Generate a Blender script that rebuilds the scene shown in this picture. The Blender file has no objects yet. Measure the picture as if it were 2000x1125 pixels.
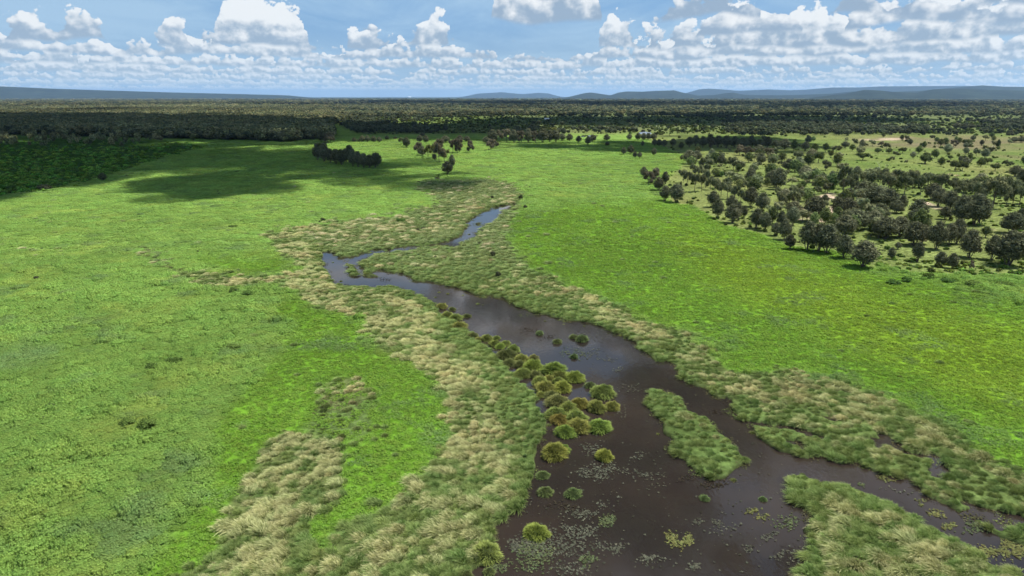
import bpy, math, random
import numpy as np
from math import radians as R, sin, cos, tan, atan, atan2, pi

random.seed(7); RNG = np.random.default_rng(7)
scene = bpy.context.scene
col = scene.collection

# ------------------------------------------------------------------ camera
H = 45.0                      # drone height
F = 1333.0                    # focal length in source pixels (2000 px wide)
PITCH = atan((562.5-189.0)/F)
cp, sp_ = cos(PITCH), sin(PITCH)
cam_d = bpy.data.cameras.new('camera'); cam_d.sensor_width = 36; cam_d.lens = 36*F/2000
cam_d.clip_start = 1; cam_d.clip_end = 300000
cam = bpy.data.objects.new('camera', cam_d); col.objects.link(cam)
cam.location = (0, 0, H); cam.rotation_euler = (pi/2-PITCH, 0, 0)
scene.camera = cam

# ------------------------------------------------------------------ light, exposure
SUN_EL, SUN_AZ = R(64), R(78)          # azimuth clockwise from +Y (view direction)
SUN_DIR = np.array([sin(SUN_AZ)*cos(SUN_EL), cos(SUN_AZ)*cos(SUN_EL), sin(SUN_EL)])
sd = bpy.data.lights.new('sun', 'SUN'); sd.energy = 5.0; sd.angle = R(0.55); sd.color = (1.0, .955, .88)
so = bpy.data.objects.new('sun', sd); col.objects.link(so)
so.rotation_euler = (R(90)-SUN_EL, 0, pi-SUN_AZ)
so.location = (0, 0, 300)
vs = scene.view_settings
vs.view_transform = 'Standard'; vs.look = 'None'; vs.exposure = 0.75; vs.gamma = 1.0; vs.use_curve_mapping = False
scene.cycles.max_bounces = 6; scene.cycles.diffuse_bounces = 2; scene.cycles.glossy_bounces = 2
scene.cycles.transmission_bounces = 2; scene.cycles.transparent_max_bounces = 12; scene.cycles.volume_bounces = 0
scene.cycles.use_adaptive_sampling = True; scene.cycles.adaptive_threshold = 0.02
scene.cycles.use_denoising = True
scene.cycles.sample_clamp_indirect = 4

# ------------------------------------------------------------------ node helper
class X:
    """a float socket with arithmetic that makes Math nodes"""
    def __init__(s, nt, sock): s.nt, s.k = nt, sock
    def op(s, kind, *a, clamp=False):
        n = s.nt.nodes.new('ShaderNodeMath'); n.operation = kind; n.use_clamp = clamp
        for i, v in enumerate((s,)+a):
            if isinstance(v, X): s.nt.links.new(v.k, n.inputs[i])
            else: n.inputs[i].default_value = v
        return X(s.nt, n.outputs[0])
    def __add__(s, o): return s.op('ADD', o)
    def __sub__(s, o): return s.op('SUBTRACT', o)
    def __mul__(s, o): return s.op('MULTIPLY', o)
    def __truediv__(s, o): return s.op('DIVIDE', o)
    def clamp(s): return s.op('ADD', 0.0, clamp=True)
def nd(nt, typ, **kw):
    n = nt.nodes.new(typ)
    for k, v in kw.items(): setattr(n, k, v)
    return n
def setin(nt, sock, v):
    if isinstance(v, X): nt.links.new(v.k, sock)
    elif isinstance(v, bpy.types.NodeSocket): nt.links.new(v, sock)
    else: sock.default_value = v
def smooth(nt, v, a, b, lo=0.0, hi=1.0):
    n = nd(nt, 'ShaderNodeMapRange', interpolation_type='SMOOTHSTEP')
    for s, q in zip(n.inputs[:5], (v, a, b, lo, hi)): setin(nt, s, q)
    return X(nt, n.outputs[0])
def comb(nt, x, y, z):
    n = nd(nt, 'ShaderNodeCombineXYZ')
    for s, q in zip(n.inputs, (x, y, z)): setin(nt, s, q)
    return n.outputs[0]
def noise(nt, vec, scale, detail=4, rough=.5, dist=0.0):
    n = nd(nt, 'ShaderNodeTexNoise')
    if vec is not None: nt.links.new(vec, n.inputs['Vector'])
    n.inputs['Scale'].default_value = scale; n.inputs['Detail'].default_value = detail
    n.inputs['Roughness'].default_value = rough; n.inputs['Distortion'].default_value = dist
    return X(nt, n.outputs['Fac'])
def mixc(nt, f, a, b, mode='MIX'):
    n = nd(nt, 'ShaderNodeMix', data_type='RGBA', blend_type=mode)
    setin(nt, n.inputs[0], f)
    for s, q in ((n.inputs[6], a), (n.inputs[7], b)):
        if isinstance(q, (tuple, list)): s.default_value = (*q, 1)
        else: nt.links.new(q, s)
    return n.outputs[2]

# ------------------------------------------------------------------ sky: rows of cumulus at real distances over a Nishita sky
world = bpy.data.worlds.new('World'); scene.world = world; world.use_nodes = True
nt = world.node_tree; nt.nodes.clear()
tc = nd(nt, 'ShaderNodeTexCoord'); sx = nd(nt, 'ShaderNodeSeparateXYZ'); nt.links.new(tc.outputs['Generated'], sx.inputs[0])
dx, dy, dz = (X(nt, o) for o in sx.outputs)
az = dx.op('ARCTAN2', dy)
hyp = (dx*dx + dy*dy).op('SQRT').op('MAXIMUM', .02)
t = dz/hyp
sky = nd(nt, 'ShaderNodeTexSky', sky_type='NISHITA', sun_disc=False)
sky.sun_elevation = SUN_EL; sky.sun_rotation = SUN_AZ; sky.altitude = 100; sky.air_density = 1.0; sky.dust_density = .6; sky.ozone_density = 1.6
SKY_K = 0.088
k = nd(nt, 'ShaderNodeVectorMath', operation='SCALE'); nt.links.new(sky.outputs[0], k.inputs[0]); k.inputs['Scale'].default_value = SKY_K
skc = mixc(nt, .62, k.outputs[0], (.135, .355, .70))
# thin high veil
zz = dz.op('MAXIMUM', .02)+.04
veil_v = comb(nt, dx/zz*.6, dy/zz*.25, 3.0)
veil = smooth(nt, noise(nt, veil_v, 1.1, 6, .62, .6), .32, .66, .08, .78)
c = mixc(nt, veil, skc, (.40, .58, .76))
hz = smooth(nt, t, 0.0, .10, .72, 0.0)
HAZE = (.37, .55, .72)
c = mixc(nt, hz, c, HAZE)
# overhead clouds (seen in the water and by the light)
pv = comb(nt, dx/zz, dy/zz, 1.7)
pn = noise(nt, pv, 1.6, 7, .56)
pa = smooth(nt, pn, .51, .60)*smooth(nt, t, .16, .28)
pc = mixc(nt, smooth(nt, pn, .54, .74), (.80, .83, .88), (.30, .36, .46))
c = mixc(nt, pa, c, pc)
def pxaz(px): return atan((px-1000)/F)
def shell(c, D, H0, T, seed, cover, amp=1.0, ramp=None):
    s_ = az*D; h = t*D
    base = comb(nt, s_, seed*3.1, seed*1.7)
    lowf = noise(nt, base, .75, 2, .5)
    wob = noise(nt, base, 2.2, 3, .6)
    vec = comb(nt, s_, h*1.15, seed*5.3)
    n1 = noise(nt, vec, 2.15, 8, .53)
    vec2 = comb(nt, s_+.09, h*1.15+.11, seed*5.3)
    n2 = noise(nt, vec2, 2.15, 4, .50)
    n3 = noise(nt, vec, 2.15, 4, .50)
    cov = (lowf-.5)*2.6 + cover
    if ramp:
        fc = nd(nt, 'ShaderNodeFloatCurve')
        cu = fc.mapping.curves[0]
        pts = sorted(ramp)
        fc.mapping.use_clip = False
        cu.points[0].location = (0, .5); cu.points[1].location = (1, .5)
        for px, v in pts: cu.points.new((pxaz(px)+1.0)/2.0, v)
        for p in cu.points: p.handle_type = 'AUTO_CLAMPED'
        fc.mapping.update()
        nt.links.new((az*.5+.5).clamp().k, fc.inputs['Value'])
        cov = cov*.36 + (X(nt, fc.outputs[0])-.54)*2.2 + cover*.30
    h = h - (noise(nt, base, .9, 1, .5)-.5)*.34*H0
    hh = (h-H0)*(1/T)
    den = cov + (n1-.5)*(2.7*amp) - hh*1.15
    al = smooth(nt, den, 0.0, .10)*smooth(nt, h+(wob-.5)*.06*H0, H0-.015-.002*D, H0+.02+.002*D)
    lit = smooth(nt, (n3-n2)*3.6 + (n1-n3)*2.6 + hh*1.5, -.12 + (.22 if D <= 10 else .08 if D <= 16 else 0), 1.05)
    shade = mixc(nt, lit, (.265, .365, .50), (.90, .905, .91))
    f = 1-math.exp(-D/48.0)
    shade = mixc(nt, f, shade, (.49, .64, .76))
    return mixc(nt, al, c, shade)
shells = [
 (100, 1.0, .6, 11, .75, 1.0, None), (66, 1.0, .6, 12, .75, 1.0, None), (46, 1.0, .55, 13, .70, 1.1, None),
 (34, 1.0, .5, 14, .66, 1.1, None), (26, 1.0, .5, 15, .85, 1.1, [(-300,.5),(0,.62),(300,.6),(600,.62),(900,.6),(1100,.62),(1500,.72),(2000,.7),(2400,.6)]),
 (20, 1.0, .55, 16, .55, 1.1, [(-300,.5),(0,.7),(150,.72),(280,.62),(420,.8),(600,.78),(680,.55),(760,.72),(900,.74),(960,.45),(1080,.55),(1180,.6),(1300,.8),(1600,.8),(2000,.8),(2400,.6)]),
 (15.5, 1.0, .85, 17, .35, 1.1, [(-300,.4),(0,.78),(60,.6),(130,.74),(240,.55),(330,.3),(375,.72),(430,.5),(470,.95),(560,1.08),(630,.55),(680,.35),(720,.72),(780,.5),(870,.82),(910,.3),(1000,.3),(1100,.2),(1160,.62),(1200,.9),(1240,.6),(1330,.62),(1500,.85),(1700,.8),(2000,.85),(2400,.5)]),
 (12, 1.0, .6, 18, .1, 1.0, [(-300,.3),(0,.3),(400,.15),(650,.25),(700,.62),(745,.6),(790,.15),(950,.25),(1000,.3),(1180,.25),(1320,.72),(1480,.85),(1560,.4),(1620,.62),(1700,.85),(1850,.7),(2000,.9),(2400,.5)]),
 (10, 1.0, .6, 19, .1, .95, [(-300,.3),(0,.1),(100,.05),(200,.42),(240,.35),(300,.4),(360,.1),(800,.05),(940,.2),(980,1.0),(1060,1.25),(1150,1.0),(1190,.25),(1250,.5),(1350,.78),(1460,.5),(1540,.2),(1620,.7),(1800,.62),(1950,.85),(2400,.4)]),
 (7.6, 1.0, .8, 20, .1, .9, [(-300,.3),(0,.1),(300,.2),(355,.9),(400,1.0),(460,.95),(500,.1),(700,.05),(850,.3),(910,.9),(960,.1),(1150,.2),(1300,.1),(1500,.3),(1570,.95),(1680,.9),(1740,.5),(1850,.8),(2000,.8),(2400,.4)]),
]
for D, H0, T, seed, cover, amp, ramp in shells: c = shell(c, D, H0, T, seed, cover, amp, ramp)
c = mixc(nt, smooth(nt, t, -.02, -.005), (.10, .14, .07), c)
bg = nd(nt, 'ShaderNodeBackground'); nt.links.new(c, bg.inputs[0]); bg.inputs[1].default_value = .66
wo = nd(nt, 'ShaderNodeOutputWorld'); nt.links.new(bg.outputs[0], wo.inputs[0])
world.cycles.sampling_method = 'MANUAL'; world.cycles.sample_map_resolution = 512

# ------------------------------------------------------------------ geometry of the view: photo survey point -> ground point
def gp(px, py, z=0.0):
    u = (np.asarray(px, float)-1000)/F; v = (562.5-np.asarray(py, float))/F
    X_, Y_, Z_ = u, cp+v*sp_, -sp_+v*cp
    k_ = (z-H)/Z_
    return X_*k_, Y_*k_
def to_px(x, y, z=0.0):
    fwd = y*cp - (z-H)*sp_
    up = y*sp_ + (z-H)*cp
    fwd = np.maximum(fwd, .5)
    return 1000+F*x/fwd, 562.5-F*up/fwd
def depth(px, py):
    x, y = gp(px, py); return y*cp + H*sp_

# ------------------------------------------------------------------ land-cover map, drawn as survey polygons and rasterised
MX0, MX1, MY0, MY1 = -800, 2800, 190, 1500
MW, MH = MX1-MX0, MY1-MY0
def fill(poly):
    P = np.array(poly, float); m = np.zeros((MH, MW+1), np.float32)
    A, B = P, np.roll(P, -1, 0)
    for r in range(MH):
        yy = MY0+r+.5
        sel = (A[:, 1] <= yy) != (B[:, 1] <= yy)
        if not sel.any(): continue
        a, b = A[sel], B[sel]
        xs = np.sort(a[:, 0]+(yy-a[:, 1])/(b[:, 1]-a[:, 1])*(b[:, 0]-a[:, 0]))
        for i in range(0, len(xs)-1, 2):
            i0 = int(np.clip(round(xs[i]-MX0), 0, MW)); i1 = int(np.clip(round(xs[i+1]-MX0), 0, MW))
            m[r, i0:i1] = 1
    return m[:, :MW]
def box1(m, r, ax):
    m = np.moveaxis(m, ax, 0)
    p = np.concatenate([np.repeat(m[:1], r+1, 0), m, np.repeat(m[-1:], r, 0)], 0)
    c_ = np.cumsum(p, 0, dtype=np.float64)
    o = ((c_[2*r+1:]-c_[:-2*r-1])/(2*r+1)).astype(np.float32)
    return np.moveaxis(o, 0, ax)
def blur(m, rx, ry):
    for _ in range(2):
        if rx: m = box1(m, rx, 1)
        if ry: m = box1(m, ry, 0)
    return m
def samp(m, px, py):
    fx = np.clip(px-MX0-.5, 0, MW-1.001); fy = np.clip(py-MY0-.5, 0, MH-1.001)
    ix, iy = fx.astype(int), fy.astype(int); ax, ay = fx-ix, fy-iy
    return (m[iy, ix]*(1-ax)+m[iy, ix+1]*ax)*(1-ay)+(m[iy+1, ix]*(1-ax)+m[iy+1, ix+1]*ax)*ay
def vnoise(x, y, s, seed=0):
    x = x/s; y = y/s; ix = np.floor(x).astype(np.int64); iy = np.floor(y).astype(np.int64)
    fx, fy = x-ix, y-iy; fx = fx*fx*(3-2*fx); fy = fy*fy*(3-2*fy)
    def h(a, b):
        v = (a*374761393 + b*668265263 + seed*1442695041) & 0xffffffff
        v = ((v ^ (v >> 13))*1274126177) & 0xffffffff
        return ((v ^ (v >> 16)) & 0xffff)/65535.0
    return (h(ix, iy)*(1-fx)+h(ix+1, iy)*fx)*(1-fy)+(h(ix, iy+1)*(1-fx)+h(ix+1, iy+1)*fx)*fy
def fbm(x, y, s, o=4, seed=0):
    v = 0; a = .5; tot = 0
    for i in range(o): v = v+a*vnoise(x, y, s/(2**i), seed+i*17); tot += a; a *= .55
    return v/tot

water_poly = [(996,389),(1006,393),(1009,398),(985,401),(967,407),(950,412),(935,420),(918,432),(908,442),(905,452),(903,460),(890,466),(872,473),(845,479),(800,483),
 (760,487),(735,490),(705,497),(692,502),(678,508),(668,511),(660,505),(655,497),(628,492),(630,505),(633,522),(642,538),(650,550),(668,556),(690,560),(745,560),(770,562),
 (800,568),(820,574),(845,590),(858,602),(872,618),(890,636),(912,646),(932,662),(960,680),(975,700),(1000,722),(1015,742),(1033,756),(1052,780),(1062,802),(1071,826),
 (1059,850),(1053,874),(1050,906),(1046,935),(1030,960),(1028,987),(1011,1006),(977,1023),(960,1045),(965,1090),(921,1119),(905,1135),(850,1200),(700,1500),
 (1620,1500),(1550,1250),(1560,1120),(1567,1095),(1582,1075),(1575,1055),(1555,1035),(1577,1020),(1582,1005),(1550,987),(1537,970),(1545,930),(1570,925),(1610,940),
 (1660,947),(1700,967),(1737,987),(1775,1005),(1807,1030),(1825,1042),(1860,1050),(1880,1067),(1905,1080),(1920,1097),(1955,1112),(1987,1122),(2140,1200),(2500,1330),
 (2500,1220),(2060,1090),(1990,1062),(1945,1042),(1905,1020),(1875,1005),(1850,992),(1807,967),(1787,952),(1765,942),(1737,932),(1707,922),(1690,912),(1675,905),(1640,906),
 (1615,894),(1604,892),(1573,895),(1520,890),(1500,877),(1478,860),(1483,848),(1463,833),(1433,822),(1425,806),(1433,794),(1436,783),(1420,778),(1398,774),(1380,763),(1354,752),
 (1332,739),(1310,721),(1295,708),(1273,702),(1251,688),(1222,669),(1200,654),(1185,648),(1152,635),(1126,628),(1082,621),(1051,615),(1011,602),(998,587),(967,584),
 (941,580),(919,577),(901,571),(888,564),(864,561),(838,552),(805,546),(794,538),(767,532),(741,530),(723,537),(710,541),(706,524),(699,513),(714,504),(736,495.5),
 (763,490.5),(798,486.5),(846,482),(871,478.5),(893,479),(908,473),(919,467),(939,451),(952,438),(972,425),(983,412),(996,405),(1012,399),(1008,391),(998,387)]
islands = [[(925,438),(945,432),(950,434),(940,440),(928,444)],
 [(673,524),(688,518),(697,528),(703,541),(688,544),(677,533)],
 [(1253,773),(1283,763),(1300,770),(1327,783),(1343,800),(1363,817),(1397,837),(1427,860),(1453,887),(1465,902),(1457,917),(1413,937),(1387,940),(1360,927),(1333,903),(1310,883),
  (1313,863),(1293,847),(1280,820),(1257,797)]]
pools = [[(1710,853),(1758,855),(1751,865),(1714,861)], [(1813,912),(1828,908),(1820,892),(1844,899),(1853,921),(1833,932),(1813,930)],
 [(1440,822),(1464,826),(1497,829),(1530,827),(1574,842),(1618,860),(1612,864),(1572,850),(1528,834),(1497,836),(1462,834)],
 [(1586,815),(1626,820),(1640,828),(1600,823)], [(1771,880),(1800,885),(1826,893),(1824,899),(1796,891),(1771,885)],
 [(1880,982),(1930,998),(1925,1004),(1880,988)],
 [(846,343),(860,343),(862,349),(850,350)], 
 [(1130,264),(1170,264.5),(1228,265),(1228,267.5),(1168,267.5),(1128,266.5)], [(1240,259),(1262,258),(1280,260),(1276,262.5),(1256,262),(1238,261)], [(1288,252.5),(1298,252.5),(1298,254),(1288,254)]]
W0 = fill(water_poly)
for p in islands: W0 *= 1-fill(p)
for p in pools: W0 = np.maximum(W0, fill(p))
W0 = (blur(W0, 3, 2) > .38).astype(np.float32)
Wm = blur(W0, 3, 2)                     # shoreline
Wwide = blur(W0, 16, 9)
marsh_poly = [(505,464),(560,447),(640,436),(750,425),(800,412),(850,398),(835,380),(800,360),(840,352),(900,352),(960,350),(1005,362),(1022,380),(1015,405),(1000,430),(985,460),
 (998,490),(1020,510),(1045,528),(1080,545),(1150,575),(1220,612),(1290,640),(1323,651),(1367,680),(1398,704),(1442,726),(1530,728),(1574,743),(1618,750),(1680,765),(1743,787),
 (1813,817),(1868,846),(1912,872),(1956,903),(2000,930),(2200,1030),(2700,1250),(2700,1500),(-200,1500),(250,1170),(357,1125),(422,1078),(425,1032),(448,980),(490,908),(531,866),
 (561,851),(614,847),(652,862),(671,878),(667,927),(671,964),(637,998),(592,1032),(607,1063),(618,1085),(632,1085),(648,1047),(671,1028),(750,1013),(758,980),(818,945),(852,900),(890,851),(875,825),
 (874,812),(863,780),(849,748),(820,734),(795,712),(756,680),(728,659),(717,631),(643,616),(625,610),(607,592),(587,580),(570,565),(525,562),(437,562),(400,560),(340,542),(270,495),(285,488),(345,528),
 (400,532),(475,540),(525,541),(575,537),(595,525),(575,507),(540,485)]
patch3 = [(629,749),(671,734),(709,745),(728,764),(720,798),(728,851),(682,866),(592,840),(614,802)]
marsh = np.maximum(fill(marsh_poly), fill(patch3)); Mm = blur(marsh, 9, 5)
# where the tussocks have gone to pale seed
tan_polys = [[(505,464),(560,447),(700,428),(700,440),(580,462),(640,485),(632,500),(640,540),(665,560),(700,566),(760,572),(830,600),(850,640),(900,700),(960,760),(990,840),(1010,900),(980,960),(900,960),
  (870,860),(874,812),(863,780),(849,748),(820,734),(795,712),(728,659),(643,616),(607,592),(570,565),(437,562),(340,542),(345,528),(400,532),(475,540),(525,541),(575,537),(595,525),(540,485)],
 [(1045,535),(1150,575),(1290,640),(1367,680),(1398,704),(1442,726),(1530,728),(1618,750),(1743,787),(1813,817),(1912,872),(2000,930),(2000,960),(1900,905),(1800,850),(1700,830),(1600,800),(1500,790),(1400,745),(1300,690),(1200,640),(1120,600),(1000,560)],
 [(357,1125),(422,1078),(425,1032),(448,980),(490,908),(531,866),(561,851),(614,847),(652,862),(671,878),(667,927),(671,964),(637,998),(592,1032),(560,1125),(300,1200)],
 [(1620,980),(1700,1000),(1780,1030),(1880,1080),(1960,1125),(2100,1250),(1600,1250),(1600,1080)],
 [(629,749),(671,734),(709,745),(728,764),(715,790),(614,802)],
 [(640,1060),(760,1000),(850,930),(1000,900),(1040,930),(1000,1000),(940,1080),(900,1160),(600,1200)],
 [(1000,560),(1200,640),(1300,720),(1450,790),(1700,900),(1900,1000),(2100,1090),(2000,930),(1618,750),(1290,640),(1045,535)],
 [(700,440),(900,400),(1000,380),(1015,395),(900,440),(800,470),(690,480),(620,470)]]
tanw = [1, .95, 1.1, .8, .9, .6, .36, .42]
Tm = np.zeros((MH, MW), np.float32)
for p, w in zip(tan_polys, tanw): Tm = np.maximum(Tm, fill(p)*w)
Tm = blur(Tm, 9, 5)
bright = [[(560,568),(640,620),(715,632),(760,690),(850,750),(890,850),(820,945),(750,1010),(640,1050),(600,1160),(250,1160),(330,1040),(400,930),(400,880),(440,800),(520,740),(570,650),(520,600)],
 [(380,500),(470,500),(540,500),(590,527),(570,537),(470,538),(395,520)],
 [(1000,420),(1100,400),(1300,390),(1500,440),(1700,520),(2000,600),(2600,800),(2600,1250),(2000,930),(1912,872),(1743,787),(1618,750),(1442,726),(1367,680),(1290,640),(1150,575),(1045,528),(985,460)]]
Bm = np.zeros((MH, MW), np.float32)
for p in bright: Bm = np.maximum(Bm, fill(p))
Bm = blur(Bm, 14, 8)
yellow = blur(np.maximum(fill([(1280,430),(1500,500),(1700,560),(2000,640),(2600,800),(2600,980),(2000,820),(1800,740),(1600,640),(1400,560)]),
    .6*fill([(1280,335),(1700,420),(1500,330),(1350,320)])), 40, 22)
scrub = blur(fill([(-800,262),(0,264),(300,272),(420,288),(330,305),(240,335),(150,362),(0,385),(-300,430),(-800,520)]), 10, 3)
savanna = blur(fill([(1240,262),(1000,262),(700,262),(640,232),(1000,224),(1300,216),(1700,211),(2800,207),(2800,620),(2000,545),(1860,540),(1700,520),(1640,495),(1560,490),(1500,465),(1400,435),(1360,405),(1310,398),(1290,360),(1340,310),(1300,292)]), 6, 2)
forest = blur(np.maximum.reduce([fill([(-800,185),(-800,268),(0,262),(140,266),(340,270),(560,278),(650,268),(640,246),(700,232),(820,228),(1000,223),(1300,215),(1700,210),(2000,207),(2800,206),(2800,185)])]), 5, 1)
clear_ = blur(np.maximum.reduce([fill(p) for p in ([(-40,198),(40,197),(40,200),(-40,201)], [(490,206),(700,205),(700,208),(560,210)], [(1120,189.5),(1420,190),(1420,193),(1120,191)],
    [(640,214),(760,217),(950,221),(800,226),(640,222)], [(1900,200),(2100,199),(2100,204),(1900,204)], [(1760,209),(2050,208),(2050,212),(1760,212)])]), 4, 0)
midgreen = blur(fill([(640,222),(960,226),(1000,240),(700,245),(660,240)]), 5, 1)
brown = blur(fill([(1640,275),(1740,268),(2000,262),(2300,262),(2300,330),(2000,318),(1850,298),(1700,292)]), 12, 4)
bare = blur(np.maximum.reduce([fill(p) for p in ([(1548,412),(1580,402),(1600,410),(1640,400),(1650,430),(1600,436),(1552,422)], [(1585,384),(1630,380),(1640,390),(1600,394)],
    [(1800,395),(1830,400),(1850,412),(1800,405)], [(1930,445),(1960,448),(1955,455),(1930,452)], [(1665,273),(1780,270),(1780,273),(1665,276)], [(1975,455),(2000,452),(2010,465),(1985,468)])]), 3, 1)
blue_patch = blur(fill([(0,700),(60,672),(115,690),(110,710),(40,722),(-60,740)]), 12, 8)
shore_pale = blur(np.maximum(fill([(1410,770),(1440,780),(1438,800),(1415,795)]), fill([(780,345),(900,352),(870,375),(800,362)])*.0), 3, 2)

SPARSE = blur(np.maximum.reduce([fill(p) for p in (patch3, [(1250,770),(1300,768),(1340,800),(1465,900),(1455,920),(1390,942),(1330,905),(1280,822)])])*1.0, 8, 5)
HOLES = blur(np.maximum.reduce([fill(p) for p in ([(1460,838),(1600,850),(1760,870),(1870,930),(1990,1010),(1990,1060),(1900,1020),(1800,962),(1690,910),(1560,892),(1480,862)], [(1560,805),(1700,835),(1780,870),(1740,880),(1600,850)], [(1060,640),(1200,660),(1440,800),(1440,820),(1380,765),(1290,710),(1180,650)])]), 5, 3)
OLD = blur(np.maximum.reduce([fill(p) for p in ([(640,775),(728,785),(730,851),(682,866),(600,840),(614,802)], [(1250,790),(1290,820),(1330,905),(1370,935),(1300,900),(1270,840)], [(1340,925),(1420,920),(1460,900),(1470,920),(1400,950)])]), 6, 4)
def zones(x, y):
    """cover weights at ground points (arrays)"""
    px, py = to_px(x, y)
    amp = np.clip((py-189)/500, .04, 1)
    wx = (fbm(x, y, 9, 3, 5)-.5)*34*amp; wy = (fbm(x, y, 9, 3, 9)-.5)*22*amp
    w2x = (fbm(x, y, 3.5, 2, 15)-.5)*26*amp; w2y = (fbm(x, y, 3.5, 2, 19)-.5)*18*amp
    g = lambda m, k=1.0: samp(m, px+wx*k+w2x, py+wy*k+w2y)
    out = dict(px=px, py=py)
    out['water'] = g(Wm, .35); ho = np.clip((fbm(x, y, 5.5, 3, 45)-.60)*9, 0, 1)*g(HOLES); out['water'] = np.maximum(out['water'], ho*.85); out['wet'] = g(Wwide, .3); out['marsh'] = g(Mm); out['tan'] = g(Tm, 1.5); out['bright'] = g(Bm, 2.2)
    out['yellow'] = g(yellow, 2); out['scrub'] = g(scrub, 1.5); out['sav'] = g(savanna); out['forest'] = g(forest, 1.5)*(1-g(clear_, .3)); out['mid'] = g(midgreen)
    out['brown'] = g(brown, 1.5); out['bare'] = g(bare, 1.2); out['blue'] = g(blue_patch, 1.5)
    return out
def zones_chunk(x, y):
    parts = [zones(x[i:i+200000], y[i:i+200000]) for i in range(0, len(x), 200000)]
    return {k_: np.concatenate([p[k_] for p in parts]) for k_ in parts[0]}

# ------------------------------------------------------------------ mesh helpers
def mesh_np(name, V, Fq, cols=None, smooth_=False):
    me = bpy.data.meshes.new(name)
    V = np.asarray(V, np.float32); Fq = np.asarray(Fq, np.int32); n = Fq.shape[1]
    me.vertices.add(len(V)); me.vertices.foreach_set('co', V.ravel())
    me.loops.add(Fq.size); me.loops.foreach_set('vertex_index', Fq.ravel())
    me.polygons.add(len(Fq)); me.polygons.foreach_set('loop_start', np.arange(0, Fq.size, n, dtype=np.int32))
    me.polygons.foreach_set('loop_total', np.full(len(Fq), n, np.int32))
    if smooth_: me.polygons.foreach_set('use_smooth', np.ones(len(Fq), bool))
    me.update(calc_edges=True)
    if cols is not None:
        a = me.color_attributes.new('col', 'FLOAT_COLOR', 'POINT')
        cc = np.ones((len(V), 4), np.float32); cc[:, :3] = cols; a.data.foreach_set('color', cc.ravel())
    me.validate()
    return me
def link(name, me, mat=None, parent=None, kind=None, label=None, cat=None, group=None, loc=None):
    o = bpy.data.objects.new(name, me); col.objects.link(o)
    if mat is not None and me is not None and not me.materials: me.materials.append(mat)
    if parent: o.parent = parent
    if kind: o['kind'] = kind
    if label: o['label'] = label
    if cat: o['category'] = cat
    if group: o['group'] = group
    if loc is not None: o.location = loc
    return o
def mat_new(name):
    m = bpy.data.materials.new(name); m.use_nodes = True; m.node_tree.nodes.clear(); return m, m.node_tree
def leaf_mat(name, jitter=.35, trans=.3, hue=.04, tint=None, fine=None):
    """diffuse + translucent foliage; colour from the 'col' attribute, varied per plant"""
    m, nt = mat_new(name)
    a = nd(nt, 'ShaderNodeAttribute', attribute_name='col'); oi = nd(nt, 'ShaderNodeObjectInfo')
    c_ = a.outputs['Color']
    if tint:
        ta = nd(nt, 'ShaderNodeAttribute', attribute_name='tint', attribute_type='INSTANCER')
        c_ = mixc(nt, 1.0, c_, ta.outputs['Color'], 'MULTIPLY')
    hs = nd(nt, 'ShaderNodeHueSaturation'); nt.links.new(c_, hs.inputs['Color'])
    r = X(nt, oi.outputs['Random'])
    nt.links.new((r*jitter+(1-jitter*.5)).k, hs.inputs['Value'])
    nt.links.new(((r*7.3).op('FRACT')*hue*2+(.5-hue)).k, hs.inputs['Hue'])
    d = nd(nt, 'ShaderNodeBsdfDiffuse'); tr = nd(nt, 'ShaderNodeBsdfTranslucent'); mx = nd(nt, 'ShaderNodeMixShader'); mx.inputs[0].default_value = trans
    nt.links.new(hs.outputs[0], d.inputs[0]); nt.links.new(hs.outputs[0], tr.inputs[0])
    nt.links.new(d.outputs[0], mx.inputs[1]); nt.links.new(tr.outputs[0], mx.inputs[2])
    out = nd(nt, 'ShaderNodeOutputMaterial'); nt.links.new(mx.outputs[0], out.inputs[0])
    return m
M_LEAF = leaf_mat('foliage', .5, .22, .015)
M_FIELD = leaf_mat('meadow_leaves', .14, .4, .008, tint=True)
M_TUSS = leaf_mat('tussock_blades', .3, .35, .015, tint=True)
M_SEDGE = leaf_mat('sedge_blades', .25, .3, .025)
M_WPL = leaf_mat('water_plant_leaves', .4, .15, .03, tint=True)

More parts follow.
